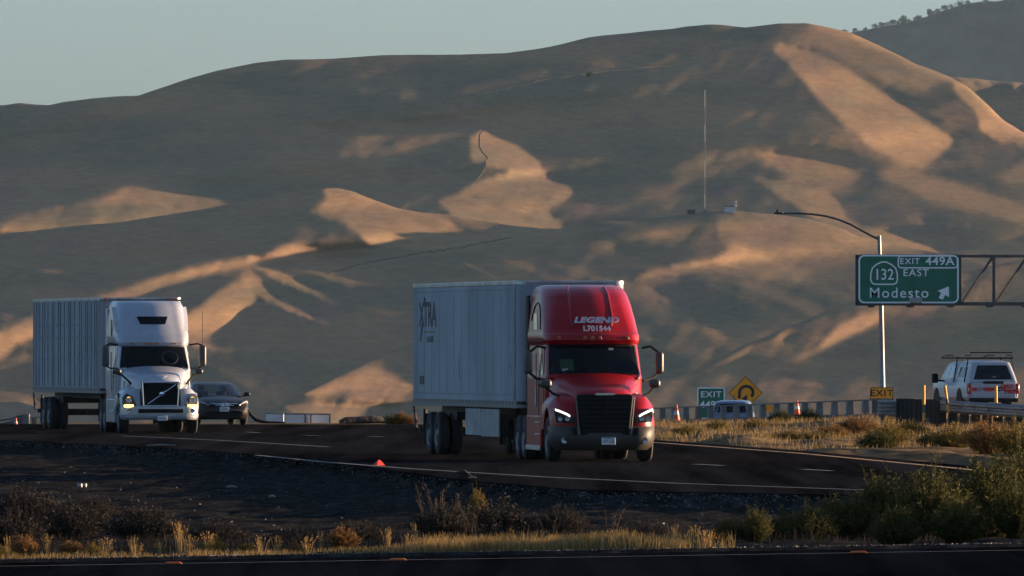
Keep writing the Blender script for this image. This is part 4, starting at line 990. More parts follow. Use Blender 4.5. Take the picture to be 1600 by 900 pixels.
for sg in (-1, 1):
    fx_ = lambda x: .17+.28*max(0,(x-.70)/.5)**2
    pl = [(.78,.78),(1.14,.80),(1.17,1.12),(1.05,1.24),(.86,1.14),(.76,.92)]
    h = MB().loft([[(sg*x, fx_(x)+d, z) for x, z in pl] for d in (0,.35)]).build('headlight', mat('headlight_grey', (.10,.105,.115), .12, .4, coat=.8), whr, bevel=.012)
    MB().lathe([(.17,.09),(.155,.085),(.19,.05),(.2,.01)], 'y', (sg*.98,.07,1.04), 16).build('projector', CHROME, h)
    MB().box(sg*.98-.15,sg*.98+.15,.20,.23,.81,.885).build('turn_signal', AMBERON, h, bevel=.01)
    MB().lathe([(.10,.08),(.085,.075),(.1,.01)], 'y', (sg*.98,.06,.70), 14).build('fog_light', LENS, b2)
    mirrors(whr, 1.50, 2.4, 2.05, .66, .22, [([(1.10,2.55,2.72),(1.35,2.45,2.76),(1.50,2.4,2.70)], .024), ([(1.50,2.4,2.08),(1.36,2.4,2.0),(1.12,2.3,2.0)], .024)], sg=sg)
    mirrors(whr, 1.26, 1.2, 1.82, .17, .28, [([(1.26,1.2,1.84),(1.12,1.1,1.80),(.93,.95,1.62),(.86,.85,1.52)], .034)], sg=sg)
    MB().prism([(1.5,1.62),(1.72,1.58),(1.95,1.2),(1.9,1.02),(1.84,1.2)], sg*.985, sg*1.0, 'x').build('hood_vent', BLACK, whr)
    sk = MB(); sk.box(sg*1.17-.05, sg*1.17+.05, 2.55, 5.5, .32, 1.05); sk.build('side_skirt', WHITE, whr, bevel=.03)
    MB().box(sg*1.225-.02, sg*1.225+.02, 2.6, 4.0, .62, .70).build('step', ALU, whr, bevel=.008)
    MB().box(sg*1.15-.012, sg*1.15+.012, 4.3, 4.46, 2.98, 3.5).build('sleeper_window', VISOR, whr, bevel=.01)
    # brow running down the corner of the roof cap
    br = MB(); br.loft([[tuple(wsh.pt(sg*(.60+.07*t), 3.15+.75*t, .0)), tuple(wsh.pt(sg*(.64+.06*t), 3.15+.75*t, .05+.05*t)), tuple(wsh.pt(sg*(.72+.05*t), 3.15+.75*t, .0))] for t in np.linspace(0, 1, 8)], caps=False, closed=False); br.build('roof_brow', WHITE, whr)
wsh.patch(MB(), 0, 0, 3.36, 3.60, .012, 14, 4, f=lambda t: (-(.27+.07*t), .27+.07*t)).build('roof_window', VISOR, whr, recalc=False)
for q in (-.42,-.12,-.03,.06,.40): MB().box(-.07,.07,-.02,.03,-.018,.018).build('marker_lamp', AMBER, whr, bevel=.006, loc=wsh.pt(q,2.76,.01))
MB().tube([(1.50,2.4,2.7),(1.50,2.4,3.75)], .009, 6).build('antenna', BLACK, whr)
pl = MB().box(-.10,.20,-.01,.01,.40,.54).build('licence_plate', PLATE, whr, bevel=.004, loc=(-.02,0,0))
text('plate_number', 'WP62953', .078, INK, pl, face_front(.05,-.013,.46), sx=.85)
sw = MB(); sw.tube([(.45+.24*math.cos(t), 0, .24*math.sin(t)) for t in np.linspace(0, 2*math.pi, 22)], .014, 6)
so_ = sw.build('steering_wheel', mat('dim_grey', (.012,.013,.015), .5), whr); so_.location = (0.02, 2.135, 2.33); so_.rotation_euler = (R(-34),0,0)

# ---- trailers
def notched_rail():
    if 'notched_rail' in MATS: return MATS['notched_rail']
    m = mat('notched_rail', (.17,.17,.17), .5, .5); n = m.node_tree; b = n.nodes['Principled BSDF']
    tc = n.nodes.new('ShaderNodeTexCoord'); sp = n.nodes.new('ShaderNodeSeparateXYZ'); n.links.new(tc.outputs['Object'], sp.inputs[0])
    def op(o, a, v):
        x = n.nodes.new('ShaderNodeMath'); x.operation = o; n.links.new(a, x.inputs[0])
        if isinstance(v, float): x.inputs[1].default_value = v
        else: n.links.new(v, x.inputs[1])
        return x.outputs[0]
    y = op('LESS_THAN', op('FRACT', op('DIVIDE', sp.outputs['Y'], .47), 0.), .3)
    z = op('MULTIPLY', op('GREATER_THAN', sp.outputs['Z'], 1.28), op('LESS_THAN', sp.outputs['Z'], 1.355))
    mx = n.nodes.new('ShaderNodeMix'); mx.data_type = 'RGBA'; n.links.new(op('MULTIPLY', y, z), mx.inputs['Factor']); mx.inputs['A'].default_value = (.15,.15,.15,1); mx.inputs['B'].default_value = (.01,.01,.01,1)
    n.links.new(mx.outputs['Result'], b.inputs['Base Color']); return m
def trailer(label, loc, rz, kind):
    root = thing('semi_trailer', label, 'trailer', loc, rz); L = 16.15; W = 1.29; Z0, Z1 = 1.20, 4.21
    M_ = TRAIL_W if kind == 'plate' else TRAIL_D
    # box body with rounded front corners
    pl = [(-W,L),(-W,.22)]+[(-W+.22-.22*math.cos(t), .22-.22*math.sin(t)) for t in np.linspace(.2, math.pi/2, 6)]+[(W-.22+.22*math.sin(t), .22-.22*math.cos(t)) for t in np.linspace(0, math.pi/2-.2, 6)]+[(W,.22),(W,L)]
    MB().prism(pl, Z0+.16, Z1-.03, 'z').build('box_body', M_, root, bevel=.01)
    r = MB().prism([(x*1.006, y) for x, y in pl], Z1-.10, Z1, 'z'); r.build('top_rail', ALU, root, bevel=.012)
    MB().prism([(x*1.004, y) for x, y in pl], Z0, Z0+.17, 'z').build('bottom_rail', notched_rail(), root)
    for sg in (-1,1): MB().box(sg*W-.012, sg*W+.012, .20, .48, Z0+.18, Z1-.11).build('corner_post', ALUD, root)
    if kind == 'plate':
        rv = MB()
        for sg in (-1,1):
            for k in range(13):
                y = 1.2+k*1.19
                for j in range(38): z = Z0+.34+j*.063; rv.box(sg*W-.006, sg*W+.006, y-.030, y+.030, z, z+.026)
            rv.box(sg*W-.006, sg*W+.006, .5, L-.05, Z0+.30, Z0+.312); rv.box(sg*W-.006, sg*W+.006, .5, L-.05, Z1-.21, Z1-.20)
        rv.build('rivets', mat('rivet_grey', (.10,.11,.12), .6), root)
        gm_ = mat('scuff', (.13,.13,.135), .8)
        s_ = MB()
        for (y, z, l, a) in ((8.6,1.85,.5,.1),(8.75,1.9,.6,-.1),(6.2,2.25,.4,.9),(1.0,2.1,.35,-.3),(.75,1.95,.3,.5),(5.0,1.6,.15,.2)):
            s_.tube([(-W-.001, y, z),(-W-.001, y+l*.15, z+l*.5*math.cos(a)),(-W-.001, y+l*math.sin(a), z+l)], .006, 5)
        s_.build('scuff_stripe', gm_, root)
        text('lettering', 'XTRA', .84, INK, root, face_side(-W-.004, 13.75, 3.42), sx=1.28, bold=.018)
        MB().prism([(14.62,3.30),(14.44,3.30),(14.86,2.80),(15.04,2.80)], -W-.008, -W-.003, 'x').build('lettering_stroke', INK, root)
        MB().prism([(14.40,3.66),(14.36,3.86),(14.10,3.86),(14.16,3.66)], -W-.008, -W-.003, 'x').build('lettering_stroke', INK, root)
        text('lettering', 'LEASE', .19, INK, root, face_side(-W-.004, 13.35, 2.83), sx=1.75, bold=.008, spacing=1.25)
        MB().box(-W-.006, -W-.003, 12.6, 14.3, 3.0, 3.035).build('lettering_rule', mat('ochre', (.18,.14,.06), .7), root)
        for k, yy in enumerate((14.75, 14.35)): MB().box(-W-.006, -W-.003, yy, yy+.30, 1.72, 1.93).build('data_placard', mat('placard_brown', (.07,.05,.045), .7), root)
    else:
        rv = MB(); ys = [.75,1.2,2.0,2.9,3.3,4.3,4.8,5.9,6.9,7.3,8.4,9.3,9.8,10.9,11.3,12.4,13.2,13.7,14.6,15.3,15.9]
        for sg in (-1,1):
            for y in ys: rv.box(sg*(W+.012)-.012, sg*(W+.012)+.012, y-.05, y+.05, Z0+.20, Z1-.11)
        rv.build('side_rib', mat('post_grey', (.20,.21,.225), .55, vary=(2,.3)), root)
        rv = MB()
        for y in (2.45,3.8,5.3,6.4,7.8,8.9,10.3,11.8,12.8,14.1):
            for z in (2.2,2.9,3.3): rv.box(-W-.005,-W+.005,y-.06,y+.02,z,z+.10)
        rv.build('rib_rivet', mat('rivet_grey', (.1,.11,.12)), root)
        MB().box(-W-.006,W,-.006,.02,Z1-.12,Z1-.05).build('header', ALUD, root)
        for sg in (-1,1): MB().box(sg*1.12-.06,sg*1.12+.06,-.03,.02,Z1-.10,Z1-.02).build('marker_lamp', AMBER, root, bevel=.01)
        MB().box(.82,1.0,-.03,.02,Z1-.10,Z1-.02).build('marker_lamp', AMBER, root, bevel=.01)
    u = MB()
    for sg in (-1,1): u.box(sg*.55-.06,sg*.55+.06,.4,L-.3,1.02,1.2)
    u.box(-.9,.9,11.6,14.4,.85,1.05); u.box(-.07,.07,11.9,12.1,.45,.6); u.box(-1.0,1.0,12.4,12.6,.45,.6); u.box(-1.0,1.0,13.7,13.9,.45,.6); u.build('underframe', DARKM, root)
    for sg in (-1,1):
        lg = MB(); lg.box(sg*.85-.06,sg*.85+.06,2.6,2.74,.41,1.2); lg.box(sg*.85-.12,sg*.85+.12,2.5,2.84,.38,.42); lg.build('landing_leg', DARKM, root)
    for sg in (-1,1):
        for y in (12.5, 13.8):
            wheel(root, sg*1.13, y, 0, out=sg, wd=.27); wheel(root, sg*.81, y, 0, out=sg, wd=.27, hub=False)
        MB().box(sg*.95-.3,sg*.95+.3,14.6,14.62,.22,1.0).build('mudflap', RUBBER, root)
    bar = MB(); bar.box(-1.15,1.15,L-.12,L-.02,.52,.64)
    for sg in (-1,1): bar.tube([(sg*1.0,L-.1,1.1),(sg*1.0,L-.05,.62)], .045, 8); bar.tube([(sg*1.27,L-.05,1.15),(sg*1.27,L-.4,.62)], .035, 8)
    bar.build('rear_guard', DARKM, root)
    if kind == 'plate':
        for sg in (-1,1):
            for y0_, y1_, z_ in ((2.9,5.55,.50),(5.6,8.0,.52)): MB().box(sg*1.24-.015,sg*1.24+.015,y0_,y1_,z_,1.16).build('skirt_panel', mat('skirt_white', (.24,.25,.245), .6, vary=(2,.25)), root)
    return root
tf = px(892, 640, 275.6)
trailer('grey white riveted box trailer lettered XTRA LEASE, towed by the red truck', (tf.x, 275.6, .02), R(9.2), 'plate')
tf = px(220, 640, 366)
trailer('white box trailer with dark vertical side posts, towed by the white truck', (tf.x, 366, .02), R(9.8), 'post')
# ------------------------------------------------------------------ cars
def car(name, label, loc, rz, paint, dims, glassm, group=None):
    """saloon or wagon with its nose at local y=0 facing -y"""
    root = thing(name, label, 'car', loc, rz, group); d = dims
    secs = []
    for (y, w, zt, zb, crown) in d['secs']:
        prof = [(0, zb), (w*.80, zb), (w*.96, zb+.06), (w, zb+.20), (w, (zb+zt)/2+.08), (w*.985, zt-.10), (w*.93, zt-.02), (w*.6, zt+crown*.7), (0, zt+crown)]
        L = [(x, y, z) for x, z in prof]; secs.append(L+[(-x, yy, z) for x, yy, z in L[-2:0:-1]])
    MB().loft(secs).build('body', paint, root, angle=35)
    sh = Shell(d['cabin']); zs = np.linspace(sh.a[0,0], sh.a[-1,0], 14)
    z0, z1 = d['glass']
    if d.get('open'):
        holes = [(-.63, .63, z0, z1)]+[(sg*a if sg > 0 else -b, b if sg > 0 else -a, z0+.02, z1-.02) for sg in (-1,1) for a, b in d['sidew']]
        sh.open_mesh(MB(), holes, zs).build('cabin', paint, root, angle=35, recalc=False)
    else: sh.mesh(MB(), zs).build('cabin', paint, root, angle=35)
    sh.patch(MB(), 0, 0, z0, z1, .008, 18, 6, f=lambda t: (-.66+.02*t, .66-.02*t)).build('windshield', glassm, root, recalc=False)
    for sg in (-1, 1):
        for a, b in d['sidew']: sh.patch(MB(), sg*a, sg*b, z0+.02, z1-.02, .008, 6, 4).build('side_window', glassm, root, recalc=False)
        for y in d['axles']: wheel(root, sg*(d['track']), y, 0, r=d['wr'], wd=.21, out=sg, rimr=d['wr']*.62, hub=False)
    return root, sh
# ---- dark saloon
DGREY = mat('dark_grey_paint', (.026,.023,.022), .35, 0, spec=.15, coat=.08); CLEARL = mat('clear_lens', (.45,.44,.42), .1, .4, coat=.8)
cl_ = px(350.5, 665, 397); CG = mat('black_car_glass', (.005,.006,.007), .1, spec=.25)
dims = dict(secs=[(0,.66,.60,.26,.02),(.10,.80,.70,.22,.03),(.35,.88,.80,.20,.05),(.8,.91,.88,.19,.06),(1.35,.91,.97,.19,.05),(2.2,.91,.98,.19,.02),(3.6,.91,1.0,.19,.02),(4.3,.89,1.03,.2,.03),(4.7,.82,.98,.25,.02),(4.82,.7,.85,.3,.02)],
    cabin=[(.94,.86,1.25,.30,.40,.14,4.45),(1.10,.82,1.55,.28,.40,.14,4.25),(1.30,.74,1.95,.24,.38,.14,3.95),(1.40,.68,2.2,.22,.36,.12,3.75),(1.44,.62,2.4,.2,.34,.12,3.6),(1.46,.5,2.6,.2,.3,.1,3.4)],
    glass=(1.0,1.38), sidew=[(.76,.86),(.88,.97)], axles=(.95,3.72), track=.80, wr=.33, open=True)
cam_car, csh = car('sedan', 'dark grey saloon car following beside the white truck, headlights off', (cl_.x, 397, .02), R(10), DGREY, dims, GLASS)
# saloon interior seen through the windscreen
MB().box(-.80,.80,1.15,1.75,.86,1.0).build('dashboard', BLACK, cam_car, bevel=.05)
for sg in (-1,1):
    MB().box(sg*.38-.24,sg*.38+.24,2.72,2.86,.7,1.16).build('seat', SEAT, cam_car, bevel=.06); MB().box(sg*.38-.12,sg*.38+.12,2.74,2.84,1.18,1.36).build('headrest', SEAT, cam_car, bevel=.05)
    hp = [(.50,.66),(.78,.62),(.89,.72),(.86,.82),(.70,.78)]
    fy = lambda x: .02+.42*max(0,(x-.45)/.45)**1.8
    MB().loft([[(sg*x, fy(x)+dd, z+.02) for x, z in hp] for dd in (0,.3)]).build('headlight', CLEARL, cam_car, bevel=.015)
    MB().tube([(sg*.06,-.035,.705),(sg*.28,-.02,.72),(sg*.50,.03,.755)], [.03,.022,.012], 8).build('chrome_wing', CHROME, cam_car)
    MB().tube([(sg*.06,-.035,.68),(sg*.30,-.02,.665),(sg*.48,.03,.70)], [.02,.016,.01], 8).build('chrome_wing', CHROME, cam_car)
    m_ = MB().box(sg*1.02-.11,sg*1.02+.11,1.55,1.72,.98,1.12).build('mirror', DGREY, cam_car, bevel=.045, segs=3)
    MB().tube([(sg*.86,1.6,.98),(sg*.96,1.62,1.02)], .03, 8).build('mirror_arm', BLACK, m_)
    MB().lathe([(.0,.05),(-.02,.045)], 'y', (sg*.70,.08,.38), 12).build('fog_light', LENS, cam_car)
MB().prism([(-.58,.30),(.58,.30),(.66,.44),(.5,.50),(-.5,.50),(-.66,.44)], -.012, .2, 'y').build('lower_grille', BLACK, cam_car, bevel=.02)
MB().prism([(-.52,.64),(.52,.64),(.50,.70),(-.50,.70)], -.025, .1, 'y').build('upper_grille', BLACK, cam_car, bevel=.01)
e_ = MB(); e_.tube([(.11*math.cos(t),-.05,.70+.075*math.sin(t)) for t in np.linspace(0,2*math.pi,25)], .013, 6); e_.tube([(.035*math.cos(t),-.05,.70+.07*math.sin(t)) for t in np.linspace(0,2*math.pi,17)], .010, 6); e_.tube([(.07*math.cos(t),-.05,.735+.03*math.sin(t)) for t in np.linspace(0,2*math.pi,17)], .010, 6); e_.build('emblem', CHROME, cam_car)
pl = MB().box(-.16,.16,-.04,-.02,.47,.63).build('licence_plate', PLATE, cam_car, bevel=.004); text('plate_number', '6XBP525', .09, INK, pl, face_front(0,-.043,.54), sx=.85)
MB().tube([(.38+.18*math.cos(t), 2.02+.05*math.sin(t), 1.02+.18*math.sin(t)) for t in np.linspace(0,2*math.pi,20)], .015, 6).build('steering_wheel', BLACK, cam_car)
Mc = Matrix.Translation((cl_.x, 397, .02)) @ Matrix.Rotation(R(10), 4, 'Z')
person('person', 'driver in a grey shirt at the wheel of the dark saloon car', tuple(Mc @ Vector((.38, 2.60, .50))), R(10), mat('grey_shirt', (.12,.12,.13), .9), .92)
# ---- suv on the ramp
sl_ = px(1143, 690, 520); zr = -1.38
dims = dict(secs=[(0,.70,.9,.35,.02),(.12,.86,1.0,.30,.03),(.5,.92,1.08,.28,.04),(1.0,.94,1.12,.28,.03),(3.9,.94,1.14,.28,.02),(4.5,.92,1.12,.3,.02),(4.62,.85,1.0,.34,.02)],
    cabin=[(1.08,.88,.30,.26,.3,.06,4.3),(1.25,.85,.38,.26,.3,.06,4.2),(1.50,.79,.55,.26,.3,.06,4.0),(1.62,.74,.68,.26,.3,.06,3.9),(1.68,.66,.85,.26,.3,.06,3.8),(1.70,.5,1.0,.24,.3,.06,3.6)],
    glass=(1.16,1.56), sidew=[(.76,.84),(.86,.96)], axles=(.85,3.7), track=.82, wr=.36)
suv, ssh = car('hatchback', 'pale blue grey hatchback seen above the concrete railing on the exit ramp', (sl_.x, 520, zr), R(-3), mat('pale_blue_paint', (.13,.17,.23), .3, .3, coat=.6), dims, CG)
MB().box(-.92,-.80,.10,.32,.86,1.14).build('tail_light', REDL, suv, bevel=.02); MB().box(.80,.92,.10,.32,.86,1.14).build('tail_light', REDL, suv, bevel=.02)
MB().tube([(.1,1.1,1.69),(.1,1.25,1.95)], .008, 6).build('antenna', BLACK, suv)
# ---- white pickup with canopy and roof rack, driving away
fl = px(1552, 640, 441); FZ = .20
ford = thing('pickup_truck', 'white fire service pickup with canopy, roof rack and red stripe on its tailgate', 'pickup', (fl.x, 441, FZ), R(11))
secs = []
for (y, w, zb, zt) in [(0,.93,.52,1.13),(.04,.97,.48,1.16),(.3,1.0,.46,1.17),(2.3,1.0,.46,1.17),(4.4,1.0,.46,1.2),(5.0,1.0,.5,1.2),(5.9,.97,.5,1.18),(6.2,.85,.6,1.1)]:
    prof = [(0,zb),(w*.9,zb),(w,zb+.12),(w*1.0,zb+.42),(w*.985,zt-.06),(w*.95,zt),(0,zt)]; L = [(x,y,z) for x,z in prof]; secs.append(L+[(-x,yy,z) for x,yy,z in L[-2:0:-1]])
MB().loft(secs).build('body', WHITE, ford, angle=35)
cp_ = Shell([(1.165,.94,.02,.10,.08,.01,2.35),(1.3,.92,.06,.12,.1,.01,2.35),(1.75,.78,.20,.14,.12,.01,2.35),(1.90,.72,.26,.14,.14,.01,2.35),(1.96,.62,.34,.16,.16,.01,2.35),(1.98,.45,.5,.16,.16,.01,2.3)])
cp_.mesh(MB(), np.linspace(1.165,1.98,12)).build('canopy', WHITE, ford, angle=35)
cp_.patch(MB(), -.46, .46, 1.26, 1.80, .006, 12, 4).build('rear_window', mat('black_car_glass', (.006,.007,.008)), ford, recalc=False)
text('lettering', 'LEER', .05, WLET, ford, face_front(.05,.055,1.36) , sx=1.5)
for sg in (-1,1):
    cp_.patch(MB(), sg*.78, sg*.95, 1.34, 1.72, .006, 6, 3).build('side_window', mat('black_car_glass', (.006,.007,.008)), ford, recalc=False)
cb = Shell([(1.18,.95,2.42,.1,.1,.02,4.75),(1.35,.92,2.45,.12,.1,.02,4.6),(1.75,.80,2.5,.14,.12,.02,4.2),(1.88,.74,2.55,.15,.14,.02,4.0),(1.93,.6,2.65,.15,.14,.02,3.8)])
cb.mesh(MB(), np.linspace(1.18,1.93,10)).build('cab', WHITE, ford, angle=35)
for sg in (-1,1):
    for a, b in ((.75,.84),(.86,.94)): cb.patch(MB(), sg*a, sg*b, 1.30, 1.76, .006, 5, 3).build('side_window', mat('side_glass', (.10,.115,.125)), ford, recalc=False)
    MB().box(sg*.93-.075,sg*.93+.075,-.03,.12,.72,1.12).build('tail_light', REDL, ford, bevel=.02)
    MB().box(sg*.965-.02,sg*.965+.03,-.035,.0,.82,.95).build('reverse_light', CLEARL, ford, bevel=.01)
    mi = MB().box(sg*1.30-.12,sg*1.30+.12,4.05,4.2,1.12,1.48).build('mirror', BLACK, ford, bevel=.05, segs=3)
    MB().tube([(sg*.95,4.1,1.2),(sg*1.22,4.1,1.22)], .035, 8).build('mirror_arm', BLACK, mi)
    for y in (1.35, 5.15): wheel(ford, sg*.86, y, 0, r=.42, wd=.26, out=sg, rimr=.24, hub=False)
    for y in (1.35, 5.15): MB().prism([(y+.52*math.cos(t), .42+.52*math.sin(t)) for t in np.linspace(0, math.pi, 16)], sg*.99, sg*1.006, 'x').build('wheel_arch', BLACK, ford)
tg = MB().box(-.86,.86,-.035,.02,.56,1.14).build('tailgate', WHITE, ford, bevel=.015)
MB().box(-.40,.40,-.055,-.03,1.10,1.20).build('handle_trim', BLACK, tg, bevel=.012)
st_ = mat('red_stripe', (.45,.008,.012), .5)
for a, b in ((-.84,-.64),(-.36,-.02),(.38,.46)): MB().box(a,b,-.042,-.034,.82,.96).build('stripe', st_, tg)
MB().box(.74,.86,-.042,-.034,.80,.90).build('stripe', st_, tg)
text('lettering', 'U74', .17, INK, tg, face_front(-.50,-.04,.89), sx=.9)
text('lettering', 'GRD', .19, st_, tg, face_front(.50,-.044,.985), sx=1.25, bold=.012, shear=.25)
text('lettering', 'FIRE', .19, st_, tg, face_front(.62,-.044,.80), sx=1.15, bold=.012, shear=.25)
ov = MB().prism([(.19*math.cos(t), .90+.085*math.sin(t)) for t in np.linspace(0,2*math.pi,24)[:-1]], -.056, -.03, 'y').build('oval_badge', BLACK, tg, bevel=.008, loc=(.17,0,0))
text('lettering', 'Ford', .12, WLET, ov, face_front(0,-.058,.90), sx=1.0, shear=.3)
text('lettering', 'SUPER DUTY', .075, mat('embossed', (.45,.46,.47), .5), tg, face_front(0,-.04,.66), sx=2.1, spacing=1.3)
MB().box(-.95,.95,-.16,.02,.40,.56).build('bumper', BLACK, ford, bevel=.03)
rk = MB()
for y in (.45, 2.1, 4.3): rk.box(-.82,.82,y-.03,y+.03,2.04,2.09)
for sg in (-1,1):
    rk.box(sg*.82-.03,sg*.82+.03,.3,5.0,2.04,2.10)
    rk.tube([(sg*.80,4.95,2.12),(sg*.80,4.2,2.18),(sg*.80,3.3,2.18)], .018, 6)
    rk.tube([(sg*.80,.35,2.18),(sg*.80,1.2,2.18)], .018, 6)
    for y in (.35,.8,1.2,3.3,3.8,4.2): rk.box(sg*.80-.012,sg*.80+.012,y-.012,y+.012,2.12,2.18)
    for y, zb in ((.55,1.15),(2.3,1.15)): rk.tube([(sg*1.0,y,zb),(sg*.83,y,2.12)], .026, 8)
rk.box(-.82,.82,.33,.37,2.26,2.30); rk.build('roof_rack', BLACK, ford)
# ------------------------------------------------------------------ signs
GRNS = mat('sign_green', (.006,.12,.072), .45, vary=(1.5,.15)); SWH = mat('sign_white', (.74,.77,.76), .5); YEL = mat('sign_yellow', (.80,.30,.006), .5, vary=(2,.12)); SBK = mat('sign_black', (.008,.008,.008), .6)
GALV = mat('galvanised_steel', (.20,.20,.19), .5, .5, vary=(2,.25)); STEELD = mat('dark_galvanised', (.075,.07,.063), .6, .3, vary=(2,.3))
def outline(pts, y, r, name, m, parent): 
    t = MB(); n = len(pts)
    L = [[], []]
    for i in range(n):
        a = Vector(pts[i-1]); b = Vector(pts[i]); c = Vector(pts[(i+1) % n]); d = ((b-a).normalized()+(c-b).normalized()).normalized(); nn = Vector((-d.y, d.x))
        L[0].append((b.x+nn.x*r, y, b.y+nn.y*r)); L[1].append((b.x-nn.x*r, y, b.y-nn.y*r))
    t.loft(L, caps=False, closed=True); return t.build(name, m, parent, recalc=False, smooth=False)
def rrect(x0, x1, z0, z1, r):
    o = []
    for cx, cz, a in ((x1-r,z1-r,0),(x0+r,z1-r,90),(x0+r,z0+r,180),(x1-r,z0+r,270)):
        o += [(cx+r*math.cos(R(a+k*15)), cz+r*math.sin(R(a+k*15))) for k in range(7)]
    return o
SD = 450.; sc = SD/F; s0 = px(1420, 436, SD)   # centre of the overhead sign
gan = thing('overhead_sign', 'green overhead exit sign for route 132 East on a steel truss arm', 'road sign', (s0.x, SD, 0), 0); cz = s0.z
X = lambda u: (u-1420)*sc
Z = lambda v: cz+(436-v)*sc
pnl = MB().prism(rrect(X(1340.5),X(1498.5),Z(474.5),Z(397.5),.12), -.03, .03, 'y').build('sign_panel', GRNS, gan)
outline(rrect(X(1342.6),X(1496.8),Z(472.6),Z(399.4),.2), -.034, .030, 'border', SWH, pnl)
outline(rrect(X(1403.5),X(1495.8),Z(418.5),Z(400.2),.12), -.037, .024, 'border', SWH, pnl)
shp = [(1377,409.5),(1369,413.5),(1363,419),(1360.5,428),(1360.5,438),(1363,442.5),(1367,444.2),(1396,444.2),(1400,442.5),(1402,438),(1402,428),(1399.5,419),(1393,413.5),(1385,409.5)]
outline([(X(u),Z(v)) for u, v in shp[::-1]], -.037, .026, 'border', SWH, pnl)
text('lettering', '132', 17*sc/.70, SWH, pnl, face_front(X(1381.2),-.036,Z(429.6)), sx=.86, bold=.004)
text('lettering', 'EXIT', 9.2*sc/.70, SWH, pnl, face_front(X(1421.5),-.036,Z(408.6)), sx=1.05, bold=.002, spacing=1.15)
text('lettering', '449A', 12.6*sc/.70, SWH, pnl, face_front(X(1468.5),-.036,Z(408.6)), sx=1.12, bold=.006, spacing=1.05)
text('lettering', 'EAST', 11*sc/.70, SWH, pnl, face_front(X(1431),-.036,Z(426.6)), sx=1.08, bold=.002, spacing=1.12)
text('lettering', 'Modesto', 16*sc/.70, SWH, pnl, face_front(X(1404.5),-.036,Z(458.2)), sx=1.0, bold=.002, spacing=1.17)
ar = [(1482.5,447.5),(1465,454.5),(1470.5,457.5),(1466.5,465.5),(1473,468.2),(1477,460.5),(1482.8,464.5)]
MB().prism([(X(u),Z(v)) for u, v in ar], -.040, -.031, 'y').build('arrow', SWH, pnl, smooth=False)
tr = MB()
for zc, h in ((Z(400.3),2.2),(Z(474.2),2.2)):
    tr.box(X(1337),X(1760),.05,.22,zc-h*sc,zc+h*sc)
tr.box(X(1336.6),X(1340),.05,.22,Z(476),Z(398.5))
for u in (1341,1395,1447,1500,1553,1606,1660,1713): tr.box(X(u)-2.3*sc,X(u)+2.3*sc,.08,.19,Z(474),Z(401))
for k, u in enumerate((1341,1395,1447,1500,1553,1606,1660)):
    a, b = ((X(u+4),Z(472)),(X(u+50),Z(403))); tr.tube([(a[0],.135,a[1]),(b[0],.135,b[1])], 2.3*sc, 6)
tr.build('truss_arm', STEELD, gan)
wk = MB(); wk.box(X(1337),X(1700),-.9,-.1,Z(477.6),Z(476.2)); wk.build('light_walkway', STEELD, gan)
for u in (1360,1421,1484,1545,1600): MB().prism([(X(u-7),Z(477.5)),(X(u+7),Z(477.5)),(X(u+4),Z(480.5)),(X(u-4),Z(480.5))], -.9, -.6, 'y').build('bracket', STEELD, gan)
MB().box(X(1420.5),X(1439),-1.0,-.55,Z(474),Z(465)).build('sign_lamp', mat('lamp_housing', (.25,.25,.23), .5), gan, bevel=.03)
MB().tube([(X(1760),.13,-.3),(X(1760),.13,Z(396))], .26, 16).build('column', STEELD, gan)
# street lamp
LD = 470.; lp = px(1376.5, 600, LD)
lamp = thing('street_lamp', 'tall grey street lamp with a long curved arm behind the overhead sign', 'street lamp', (lp.x, LD, -.6))
q = lambda u, v: ((u-1376.5)*LD/F, 0, px(0, v, LD).z+.6)
MB().tube([q(1380,660), q(1377,490), q(1373.6,368)], [.115,.095,.075], 12).build('pole', GALV, lamp)
arm = [(1373.6,374),(1363,369),(1347,360.5),(1330,351),(1310,343),(1290,337.5),(1268,334.5),(1245,333.4),(1212,333.4)]
MB().tube([q(*p) for p in arm], [.05]*2+[.045]*4+[.04]*3, 8).build('arm', STEELD, lamp)
hd = MB(); c = q(1216, 333.5); hd.box(c[0]-.16,c[0]+.20,-.14,.14,c[2]-.03,c[2]+.06); hd.build('lamp_head', STEELD, lamp, bevel=.03)
MB().lathe([(0,.05),(.08,.05),(.1,.02)], 'z', (c[0]-.02,0,c[2]+.06), 8).build('photocell', BLACK, lamp)
# small yellow exit plate
yd = 425.; e0 = px(1377.5, 614.5, yd); k = yd/F
ex = thing('exit_sign', 'small yellow rectangular EXIT plate on a grey post above the crash cushion', 'road sign', (e0.x, yd, 0))
yp = MB().prism(rrect(-18.4*k,18.4*k,e0.z-9.5*k,e0.z+9.5*k,.04), -.02, .02, 'y').build('plate', YEL, ex)
outline(rrect(-17.4*k,17.4*k,e0.z-8.6*k,e0.z+8.6*k,.03), -.023, .012, 'border', SBK, yp)
text('lettering', 'EXIT', 10*k/.7, SBK, yp, face_front(0,-.023,e0.z), sx=1.12, bold=.006, spacing=1.12)
MB().box(-15*k,15*k,-.03,.03,-.1,e0.z-10*k).build('post_board', mat('grey_board', (.06,.062,.066), .7), ex)
